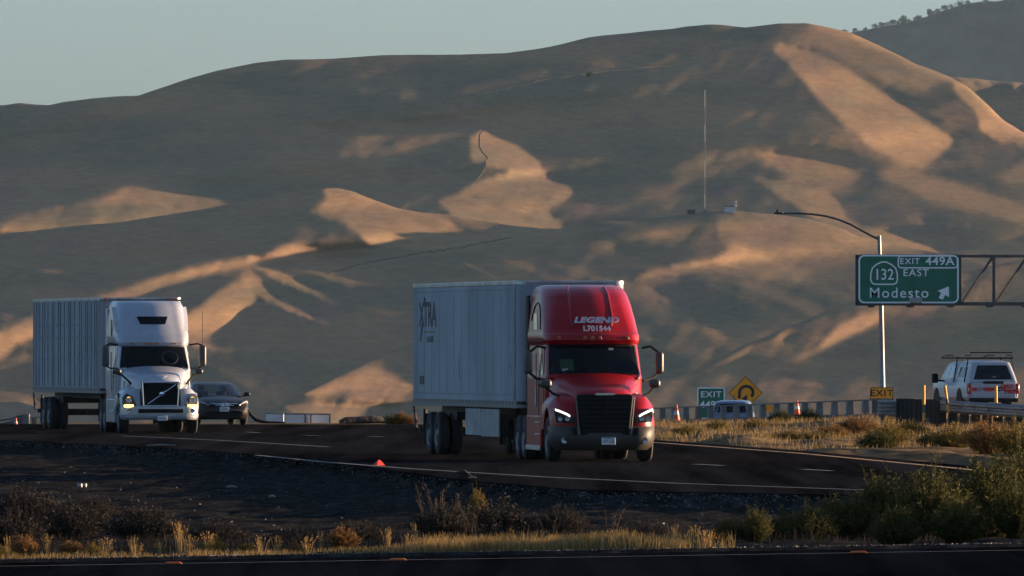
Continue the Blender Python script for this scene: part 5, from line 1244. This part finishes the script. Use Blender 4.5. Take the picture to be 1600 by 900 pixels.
# green exit number sign and diamond
gd = 540.; g0 = px(1111, 630, gd); k = gd/F; zg = -1.45
gs = thing('exit_sign', 'green EXIT 449A sign with white border behind the hatchback', 'road sign', (g0.x, gd, zg)); c0 = g0.z-zg
gp1 = MB().prism(rrect(-22*k,22*k,c0-25*k,c0+25*k,.08), -.02, .02, 'y').build('sign_panel', GRNS, gs)
outline(rrect(-20.8*k,20.8*k,c0-23.8*k,c0+23.8*k,.07), -.023, .030, 'border', SWH, gp1)
text('lettering', 'EXIT', 9.2*k/.7, SWH, gp1, face_front(0,-.023,c0+13.4*k), sx=1.12, bold=.004, spacing=1.12)
text('lettering', '449A', 10.5*k/.7, SWH, gp1, face_front(.5*k,-.023,c0-2.5*k), sx=1.12, bold=.006)
for sg in (-1,1): MB().box(sg*12*k-.06,sg*12*k+.06,.02,.14,0,c0-25*k).build('post', GALV, gs)
dd_ = 545.; d0 = px(1165, 614, dd_); k = dd_/F; zd = -1.5; c0 = d0.z-zd
dm = thing('warning_sign', 'yellow diamond warning sign with black looping arrow beside the exit ramp', 'road sign', (d0.x, dd_, zd))
dp = MB().prism([(0,c0-27*k),(27*k,c0),(0,c0+27*k),(-27*k,c0)], -.02, .02, 'y').build('plate', YEL, dm)
outline([(0,c0-25.6*k),(25.6*k,c0),(0,c0+25.6*k),(-25.6*k,c0)], -.023, .022, 'border', mat('sign_rim', (.05,.012,.006), .6), dp)
aw = MB(); pts = [(-9.6,-8.6),(-9.6,.5)]+[(1.0-10.6*math.cos(t), .8+9.6*math.sin(t)) for t in np.linspace(.05, math.pi+.75, 18)]
L = [[],[]]
for i, p in enumerate(pts):
    a = Vector(pts[max(i-1,0)]); b = Vector(pts[min(i+1,len(pts)-1)]); d = (b-a).normalized(); L[0].append(((p[0]-d.y*2.3)*k,-.024,c0+(p[1]+d.x*2.3)*k)); L[1].append(((p[0]+d.y*2.3)*k,-.024,c0+(p[1]-d.x*2.3)*k))
aw.loft(L, caps=False, closed=False); aw.build('looping_arrow', SBK, dp, recalc=False, smooth=False)
MB().prism([(-6.6*k,c0-9*k),(2.2*k,c0-2.4*k),(2.6*k,c0-13.4*k)], -.027, -.022, 'y').build('arrow_head', SBK, dp, smooth=False)
MB().box(-.08,.08,.02,.14,0,c0-24*k).build('post', mat('timber_post', (.08,.06,.04), .9), dm)
a0 = px(1204, 638, 535); k = 535/F
ad = thing('advisory_plate', 'small yellow advisory plate low behind the railing right of the diamond sign', 'road sign', (a0.x, 535, -1.42))
MB().box(-11*k,11*k,-.02,.02,a0.z+1.42-6*k,a0.z+1.42+5*k).build('plate', YEL, ad); MB().box(-.06,.06,.02,.12,0,a0.z+1.42).build('post', GALV, ad)
# ------------------------------------------------------------------ railing, guardrail, crash cushion
CONC = mat('concrete', (.13,.125,.115), .9, vary=(1.2,.25), bump=(9,.4,.02)); CONCD = mat('dark_concrete', (.055,.053,.05), .9, vary=(1.2,.35))
ra, rb = px(1010, 668, 500), px(1392, 659, 416)
rail = thing('bridge_railing', 'low concrete railing with stubby posts and a pipe rail between freeway and exit ramp', 'railing', (0,0,0))
def along(t): return Vector((ra.x+(rb.x-ra.x)*t, ra.y+(rb.y-ra.y)*t, ra.z+(rb.z-ra.z)*t))
d = (along(1)-along(0)); yaw = math.atan2(d.y, d.x); Ln = Vector((d.x, d.y)).length
def rail_mat(t): return Matrix.Translation(along(t)) @ Matrix.Rotation(yaw, 4, 'Z')
M0 = rail_mat(0) @ Matrix.Rotation(-math.atan2(rb.z-ra.z, Ln), 4, 'Y')
MB().box(0,Ln,-.18,.18,-.6,.30,M=M0).build('base_beam', CONCD, rail)
MB().box(-.5,Ln+.5,-.045,.045,.78,.83,M=M0).build('top_rail', STEELD, rail)
for i in range(18):
    t = (i+.4)/18; M1 = rail_mat(t)
    MB().loft([[(-.32,-.11,.3),(.32,-.11,.3),(.32,.11,.3),(-.32,.11,.3)],[(-.26,-.09,.80),(.26,-.09,.80),(.26,.09,.80),(-.26,.09,.80)]], M=M1).build('post', CONC, rail, smooth=False)
GD = 385.; k = GD/F
def guard(name, label, u0, v0, u1, v1, D, hpx, posts):
    a, b = px(u0, v0, D), px(u1, v1, D-3); root = thing(name, label, 'guardrail', (a.x, a.y, 0)); h = hpx*D/F
    prof = [(0,0),(-.05,.10*h),(-.12,.2*h),(-.12,.32*h),(-.03,.42*h),(-.03,.56*h),(-.12,.66*h),(-.12,.80*h),(-.05,.92*h),(0,h)]
    prof = prof+[(y+.02, z) for y, z in prof[::-1]]
    L = [[(q.x-a.x, q.y-a.y+y, q.z-h+z) for y, z in prof] for q in [a.lerp(b, t) for t in np.linspace(0,1,8)]]
    bm_ = MB().loft(L).build('beam', GALV, root)
    dl = MB()
    for t in np.linspace(.06,.96,9): q = a.lerp(b,t); dl.lathe([(-.045,.02),(-.02,.025)], 'y', (q.x-a.x,q.y-a.y,q.z-h*.5), 6)
    dl.build('bolt', BLACK, bm_)
    for t in posts:
        q = a.lerp(b, t); MB().box(q.x-a.x-.16,q.x-a.x+.13,.05,.30,-.25,q.z-.05).build('post', mat('dark_timber', (.022,.018,.015), .9, vary=(3,.4)), root)
        MB().box(q.x-a.x+.17,q.x-a.x+.21,.0,.1,-.25,q.z-h-.05).build('slat', mat('pale_stake', (.10,.10,.095), .8), root)
    return root
guard('guardrail', 'corrugated steel guardrail on dark timber posts in front of the pickup', 1469, 624.5, 1660, 637, GD, 20, np.linspace(.02,.98,11))
gq = px(1400, 620, GD); cc = thing('crash_cushion', 'grey corrugated crash cushion nose with a dark box behind it, left of the guardrail', 'crash cushion', (gq.x, GD, 0))
prof = []
for j in range(4): prof += [(0, j*.13), (-.09, j*.13+.03), (-.09, j*.13+.08), (0, j*.13+.11)]
prof = prof+[(y+.03, z) for y, z in prof[::-1]]
MB().loft([[(x, y+dy, z+.43) for y, z in prof] for x, dy in ((-.60,.10),(-.52,-.02),(-.3,-.06),(0,-.06))]).build('nose_panel', GALV, cc)
MB().box(.01,.60,-.02,.5,-.2,.98).build('box_panel', mat('black_panel', (.014,.014,.014), .8), cc); MB().box(.62,1.36,-.02,.5,-.2,.96).build('box_panel', mat('black_panel', (.014,.014,.014)), cc)
for x in (.15,.30,.46,.76,.92,1.08,1.22): MB().box(x-.015,x+.015,-.05,-.02,-.2,.93).build('rib', mat('rib_black', (.03,.03,.03), .7), cc)
MB().box(-.50,-.40,-.0,.3,-.2,.45).build('leg', STEELD, cc)
MB().box(.98,1.10,-.07,-.05,.02,.36).build('pale_strip', mat('pale_stake', (.1,.1,.095)), cc)
YP = mat('yellow_post', (.50,.27,.03), .6)
for u, v0, v1, tilt, lab in ((1443.5,602,645,0,'yellow delineator post standing at the crash cushion, leftmost of three'),(1482,602,632,8,'yellow delineator post leaning left in front of the pickup door'),(1557,603,640,1,'yellow delineator post in front of the pickup tailgate')):
    b = px(u, v1, 384.2); h = (v1-v0)*384.2/F
    o = thing('delineator_post', lab, 'post', (b.x, 384.2, b.z-.25)); o.rotation_euler = (0, R(-tilt), 0); o['group'] = 'yellow delineator posts'
    MB().lathe([(0,.05),(h+.25,.05),(h+.26,.03)], 'z', (0,0,0), 10).build('tube', YP, o); MB().lathe([(0,.052),(h*.3,.052)], 'z', (0,0,.25), 10).build('base_sleeve', mat('grey_board', (.06,.062,.066)), o)
# cones
ORG = mat('cone_orange', (.62,.075,.01), .5); RFL = mat('cone_band', (.55,.52,.48), .4)
def cone(u, v0, v1, D, label, s=1):
    b = px(u, v1, D); h = (v1-v0)*D/F; o = thing('traffic_cone', label, 'cone', (b.x, D, b.z)); o['group'] = 'traffic cones'
    MB().lathe([(0,h*.23),(h*.97,h*.05),(h,h*.035)], 'z', (0,0,.02), 16).build('cone_body', ORG, o)
    MB().lathe([(h*.42,h*.152),(h*.62,h*.118)], 'z', (0,0,.02), 16).build('reflective_band', RFL, o)
    MB().box(-h*.3,h*.3,-h*.3,h*.3,0,.03).build('base', BLACK, o)
cone(1245.5, 626, 650, 452, 'orange traffic cone with pale band behind the middle of the concrete railing')
cone(1057, 633, 660, 480, 'orange traffic cone behind the left end of the railing, beside the red truck')
cone(25, 653.5, 668, 404, 'orange traffic cone before the concrete barrier at the far left')
# left barrier
bl = thing('concrete_barrier', 'pale concrete barrier block with a sloping wall at the far left road edge', 'barrier', (px(36,668,408).x, 408, 0)); k = 408/F
bx_ = lambda u: (u-36)*k
bz = lambda v: CAM_H+(HORIZON-v)*k
MB().prism([(bx_(-40),bz(670)),(bx_(-40),bz(668)),(bx_(0),bz(662)),(bx_(20),bz(656)),(bx_(34),bz(650)),(bx_(34),bz(670))], .1, .4, 'y').build('sloping_wall', CONC, bl)
MB().box(bx_(34.3),bx_(46),-.05,.5,bz(670),bz(647)).build('end_block', CONC, bl, bevel=.02)
MB().box(bx_(46.5),bx_(75),.3,.5,bz(653.2),bz(651.6)).build('top_rail', CONC, bl)
for u in (53, 66): MB().box(bx_(u-3.6),bx_(u+3.6),.2,.5,bz(670),bz(653.3)).build('post', CONC, bl)
MB().tube([(bx_(-30),.2,bz(661)),(bx_(15),.2,bz(655)),(bx_(33),.2,bz(649))], .03, 6).build('pipe_rail', STEELD, bl)
# parked trailers beyond the road
def far_trailer(u0, u1, v, D, label, ln):
    a = px(u0, v, D); b = px(u1, v, D); wd = b.x-a.x; H_ = 2.7
    o = thing('cargo_trailer', label, 'trailer', ((a.x+b.x)/2, D, a.z-H_-1.0), R(14)); o['group'] = 'white trailers parked beyond the road'
    MB().box(-wd/2,wd/2,0,ln,1.0,H_+1.0).build('box_body', mat('far_white', (.42,.43,.44), .6), o)
    MB().box(-wd/2-.02,wd/2+.02,-.03,ln,H_+.88,H_+1.02).build('roof_edge', STEELD, o)
    for x in (-wd/2+.06, wd/2-.06): MB().box(x-.08,x+.08,-.05,.02,1.0,H_+.88).build('door_post', STEELD, o)
    for y in (1.5, ln-1.5):
        for sg in (-1,1): wheel(o, sg*(wd/2-.2), y, 0, out=sg, hub=False)
far_trailer(443, 478, 646, 1300, 'white trailer end parked beyond the road behind the dark saloon', 9)
far_trailer(484, 516.5, 646.5, 1303, 'white trailer end parked beyond the road, nearer the dark log', 9)
wp_ = thing('sloping_trailer', 'low white trailer with a sloping roof parked left of the two trailer ends', 'trailer', (px(425,660,1290).x, 1290, px(425,660,1290).z-2.2)); k = 1290/F
MB().prism([(-17*k,.5),(18*k,.5),(18*k,2.2+13*k),(-17*k,2.2+1*k)], 0, 3, 'y').build('box_body', mat('far_white', (.42,.43,.44)), wp_)
for x in (-.6,.6): wheel(wp_, x, 1.5, 0, hub=False)
# log, tyre strip, red plastic, cups and scraps
lg0 = px(565, 658, 404); lgm = MB(); pts = [px(u, v, 404+e)-Vector((lg0.x,404,.02)) for u, v, e in ((531,659.5,0),(540,657,.1),(560,656.5,.3),(580,655.5,.4),(594,656,.5),(602,659,.6))]
lgm.tube(pts, [.07,.12,.13,.14,.12,.06], 9); o = lgm.build('fallen_log', mat('dark_bark', (.022,.018,.015), .95, bump=(6,1,.05)), loc=(lg0.x,404,.02)); tag(o, 'dark weathered log lying along the far road edge', 'log')
t0 = px(405, 655, 402); o = MB().tube([px(u, v, 402)-t0 for u, v in ((388,640),(392,648),(399,655),(408,658.5),(420,659.8),(446,660.3))], [.05,.06,.07,.06,.04,.03], 8).build('tyre_tread', RUBBER, loc=t0); tag(o, 'curved black strip of shredded tyre tread beside the dark saloon', 'tyre scrap')
r0 = gp(592, 739.5, -.16); rpm = MB(); rpm.loft([[(-.17,0,0),(-.05,-.1,0),(.17,0,0),(.05,.1,0)],[(-.11,0,.06),(-.02,-.06,.12),(.12,0,.05),(.03,.06,.07)],[(-.02,0,.14),(0,-.02,.15),(.03,0,.145),(.01,.02,.14)]])
o = rpm.build('plastic_scrap', mat('red_orange_plastic', (.62,.035,.012), .45), loc=(r0.x, r0.y, float(ground_z(r0.x, r0.y))+.02)); tag(o, 'crumpled orange red plastic scrap on the pavement edge', 'litter')
def on_bank(u, v):
    for y in np.arange(185, 400, .25):
        x = ux(u, y)
        if CAM_H+(HORIZON-v)/F*y <= float(ground_z(x, y)): return Vector((x, y, float(ground_z(x, y))))
    return gp(u, v, -.2)
CUP = mat('paper_cup', (.24,.245,.25), .6)
for u, lab in ((124.5,'white paper cup lying on the bank, left of two'),(131.5,'white paper cup lying on the bank, right of two')):
    p_ = on_bank(u, 762); o = MB().lathe([(-.05,.035),(.05,.045),(.055,.03)], 'x', (0,0,.045), 14).build('paper_cup', CUP, loc=p_, rot=(0,0,rnd.uniform(-.5,.5))); tag(o, lab, 'cup')
for u, v, ln, m_, lab in ((252,698,.8,'a','pale broken stick lying on the pavement edge'),(738,749.5,.16,'w','flat white scrap on the pavement edge below the red truck'),(425,779,.12,'w','small white scrap on the gravel bank'),(362,764,.22,'w','thin pale stick on the gravel bank'),(1385,683,.22,'w','white paper scrap on the dry median'),(1535,671,.25,'b','pale blue scrap below the guardrail'),(1465,661,.16,'w','white scrap at the foot of the guardrail posts')):
    p_ = gp(u, v, -.02) if v < 755 and u < 1300 else (on_bank(u, v) if u < 1300 else Vector((ux(u, 378 if v < 675 else 330), 378 if v < 675 else 330, float(ground_z(ux(u, 378 if v < 675 else 330), 378 if v < 675 else 330)))))
    o = MB().tube([(-ln/2,0,.03),(0,.02,.05),(ln/2,-.02,.035)], [.02,.03,.015], 6).build('stick' if 'stick' in lab else 'paper_scrap', mat('pale_scrap', (.16,.155,.14), .8) if m_ != 'b' else mat('blue_scrap', (.16,.24,.36), .6), loc=p_, rot=(0,0,.15)); tag(o, lab, 'stick' if 'stick' in lab else 'litter')
p_ = gp(722, 747.5, -.02); o = MB().tube([(-.25,0,.02),(-.1,.02,.10),(.05,0,.13),(.18,0,.04)], [.02,.04,.05,.02], 7).build('tyre_scrap', RUBBER, loc=p_); tag(o, 'curled black tyre scrap on the pavement edge', 'tyre scrap')
p_ = on_bank(1165, 798); o = MB().tube([(-.15,0,.03),(-.05,0,.08),(.08,.02,.05),(.14,0,.11)], [.02,.04,.03,.01], 7).build('tyre_scrap', RUBBER, loc=p_); tag(o, 'black tyre scrap on the bank left of the green weeds', 'tyre scrap')
p_ = px(1090, 686, 336); p_.z = float(ground_z(p_.x, p_.y)); o = MB().tube([(-.1,0,.0),(-.03,0,.08),(.04,.02,.20),(.1,0,.28)], [.02,.05,.03,.01], 7).build('tyre_scrap', RUBBER, loc=p_); tag(o, 'black scrap sticking up at the freeway edge line right of the red truck', 'tyre scrap')
# ------------------------------------------------------------------ on the hills
us_, cr_, HX, HY, HZ = HG_MID
def crest_pt(G, u, dv=0): 
    us_, cr_, X_, Y_, Z_ = G; j = 4
    i = int(np.argmin(abs(us_-u))); return Vector((X_[j,i], Y_[j,i], Z_[j,i]))
b = crest_pt(HG_MID, 1100); kk = b.y/F; H_ = 190*kk
tw = thing('radio_mast', 'slim lattice radio mast with pale and dark bands on the hill crest', 'mast', tuple(b-Vector((0,0,2))))
MS = [mat('mast_pale', (.20,.20,.20), .6), mat('mast_dark', (.08,.07,.066), .6)]; r_ = .2
for s_ in range(7):
    z0 = 2+H_*s_/7; z1 = 2+H_*(s_+1)/7; m_ = MB()
    for a in (90,210,330): m_.tube([(r_*math.cos(R(a)),r_*math.sin(R(a)),z0),(r_*math.cos(R(a)),r_*math.sin(R(a)),z1)], .065, 5)
    for j in range(10):
        za = z0+(z1-z0)*j/10; zb = z0+(z1-z0)*(j+1)/10
        for a in (90,210,330): m_.tube([(r_*math.cos(R(a)),r_*math.sin(R(a)),za),(r_*math.cos(R(a+120)),r_*math.sin(R(a+120)),zb)], .03, 4)
    m_.build('mast_section', MS[s_ % 2], tw)
MB().box(-.5,.5,-.5,.5,0,2.6).build('footing', CONC, tw)
def hut(u, w, h, d_, m_, label, name='equipment_hut', extras=None):
    b = crest_pt(HG_MID, u); kk = b.y/F; o = thing(name, label, 'building', tuple(b-Vector((0,0,.6))))
    MB().box(-w*kk/2,w*kk/2,-d_/2,d_/2,0,h*kk+.6).build('wall', m_, o); MB().box(-w*kk/2-.15,w*kk/2+.15,-d_/2-.15,d_/2+.15,h*kk+.6,h*kk+.85).build('roof', STEELD, o)
    return o, kk, h*kk
hut(1081, 12, 5, 3, mat('dark_hut', (.025,.027,.028), .8), 'small dark hut on the hill crest left of the radio mast')
o, kk, hh = hut(1141, 15, 7, 4, mat('pale_hut', (.45,.46,.46), .7), 'pale equipment building on the hill crest right of the radio mast')
MB().box(-13*kk/2-6*kk,-13*kk/2,-.5,.5,.6,.6+2*kk).build('annex', mat('pale_hut', (.45,.46,.46)), o)
b = crest_pt(HG_MID, 1149); o = thing('antenna_pole', 'short antenna pole with dishes beside the pale hill building', 'mast', tuple(b-Vector((0,0,.6))))
MB().tube([(0,0,0),(0,0,20*kk)], .13, 6).build('pole', STEELD, o)
for z in (17,12): MB().lathe([(-.1,.1),(-.35,.5),(-.4,.45)], 'y', (0,0,z*kk), 12).build('dish', mat('pale_hut', (.45,.46,.46)), o)
# far wooded hill and small back ridges
def simple_hill(pts, y0, depth, m, seed, vb=420):
    us = np.arange(pts[0][0], pts[-1][0]+1, 4.); P = np.array(pts, float); cr = np.interp(us, P[:,0], P[:,1])+fbm(us/30., us*0+seed, 3)*1.5
    tt = np.concatenate([[0,1,2.5,5],np.arange(9,vb-cr.min(),8)]); rows = []
    for t in tt:
        Y = y0+depth*(1-t/400.)+6*math.exp(-t/3)+fbm(us/60+seed, np.full_like(us, t/40), 4)*(45 if seed == 3 else 8)
        rows.append([(float((u-800)/F*y), float(y), float(CAM_H+(HORIZON-(c+t))/F*y)) for u, c, y in zip(us, cr, Y)])
    top = rows[0]; back = [[(x, y+dd, z-dd*dd/500) for x, y, z in top] for dd in (60, 20)]
    return struct(MB().loft(back+rows, caps=False, closed=False).build('hills', m, recalc=False)), us, rows[0]
WOOD = hill_material('wooded_hill', (.030,.038,.032), (.018,.025,.022), (.045,.048,.038), 1.6, 1.5)
_, fu, ftop = simple_hill([(1240,60),(1330,50),(1360,45),(1390,40),(1420,34),(1450,25),(1480,15),(1510,6),(1545,2),(1580,0),(1640,-8),(1800,-30),(2200,-40)], 13000, 700, WOOD, 3)
_, lu, ltop = simple_hill([(-700,200),(-60,166),(0,164),(35,161.5),(75,164.5),(130,155),(180,150.5),(215,149.5),(260,160),(400,200)], 5350, 200, hm1, 9)
simple_hill([(1430,160),(1480,119),(1500,120),(1540,125),(1600,129),(1700,136),(2000,180),(2300,200)], 5500, 200, hm1, 14)
TRM = leaf_mat('far_oak_leaves', [(.014,.018,.012),(.030,.036,.022),(.05,.055,.03)], .1)
def tree_mesh(seed):
    p = Plant(); r = random.Random(seed)
    for k in range(7):
        c = Vector((r.uniform(-.55,.55), r.uniform(-.4,.4), r.uniform(.45,.95))); rr = r.uniform(.22,.42)
        for j in range(70):
            d = Vector((r.gauss(0,1), r.gauss(0,1), r.gauss(0,1))).normalized(); p.leaf(c+d*rr*r.uniform(.6,1), (d+Vector((0,0,.3))).normalized(), .16, .14, r.random())
    return p.mesh('crown', TRM)
TMS = [tree_mesh(s) for s in (1,2,3)]
TRUNK = mat('bark', (.03,.024,.018), .9); tk = MB().tube([(0,0,-.3),(0.02,0,.3),(0,0,.7)], [.07,.05,.03], 6)
def hill_tree(u, dv, size, label, top, uu, group):
    i = int(np.argmin(abs(uu-u))); x, y, z = top[i]; o = thing('oak_tree', label, 'tree', (x, y-3, z-dv*y/F), rnd.uniform(0,6), group); s_ = size*y/F; o.scale = (s_, s_, s_)
    c = bpy.data.objects.new('crown', rnd.choice(TMS)); COL.objects.link(c); c.parent = o
    t = tk.build('trunk', TRUNK, o)
tl = 'dark oak tree on the skyline of the far wooded hill'
for u, sz in ((1322,6),(1337,6),(1352,5),(1368,8),(1377,8),(1383,7),(1396,9),(1403,5),(1411,12),(1420,6),(1432,7),(1438,6),(1451,11),(1464,8),(1478,9),(1490,7),(1500,8),(1514,6),(1540,5),(1571,9),(1585,7),(1598,8)):
    hill_tree(u, .35*sz, sz, tl, ftop, fu, 'oaks along the far skyline')
def on_main(u, v):
    us_, cr_, X_, Y_, Z_ = HG_MAIN; i = int(np.argmin(abs(us_-u))); vv = HORIZON-(Z_[:,i]-CAM_H)*F/Y_[:,i]; j = 4+int(np.argmin(abs(vv[4:]-v))); return (X_[j,i], Y_[j,i], Z_[j,i])
p_ = on_main(922, 120); hill_tree(922, 0, 8, 'lone dark tree on the open upper slope of the hills', [p_], np.array([922.]), None)

# cattle tracks and a farm road worn into the slopes
def track(G, pts, r, m):
    us_, cr_, X_, Y_, Z_ = G; P = np.array(pts, float); u = np.arange(min(P[:,0]), max(P[:,0]), 3.) if abs(P[-1,0]-P[0,0]) > abs(P[-1,1]-P[0,1]) else None
    if u is None: vv_ = np.linspace(P[0,1], P[-1,1], 24); Q = list(zip(np.interp(vv_, P[:,1], P[:,0]), vv_))
    else: Q = list(zip(u, np.interp(u, P[:,0], P[:,1])))
    out = []
    for a, b in Q:
        i = int(np.argmin(abs(us_-a))); vv = HORIZON-(Z_[4:,i]-CAM_H)*F/Y_[4:,i]; j = 4+int(np.argmin(abs(vv-b))); out.append((X_[j,i], Y_[j,i], Z_[j,i]))
    return struct(MB().tube(out, r, 6).build('path', m))
TRK = mat('worn_earth', (.10,.075,.05), .95); TRL = mat('pale_earth', (.26,.19,.125), .95)
track(HG_MAIN, [(757,203),(749,214),(750,230),(761,244),(760,258),(748,278)], .16, TRK)
track(HG_MAIN, [(1100,62),(1104,74),(1098,92)], .16, TRK)
track(HG_MAIN, [(700,160),(780,141),(860,124),(918,115),(1000,107),(1080,99)], .20, TRL)
track(HG_MID, [(512,428),(560,413),(640,399),(720,386),(800,371)], .26, TRK)
# ------------------------------------------------------------------ air
hz = MB().box(-3100, 3100, -150, 14400, -34, 470).build('haze', [], smooth=False)
hm_ = bpy.data.materials.new('haze_air'); hm_.use_nodes = True; n_ = hm_.node_tree; n_.nodes.clear()
vo = n_.nodes.new('ShaderNodeVolumePrincipled'); vo.inputs['Color'].default_value = (.52, .77, 1.0, 1); vo.inputs['Density'].default_value = HAZE = 8e-6; vo.inputs['Anisotropy'].default_value = .2
oo = n_.nodes.new('ShaderNodeOutputMaterial'); n_.links.new(vo.outputs[0], oo.inputs['Volume']); hz.data.materials.append(hm_); hz['kind'] = 'stuff'
bpy.context.view_layer.update()
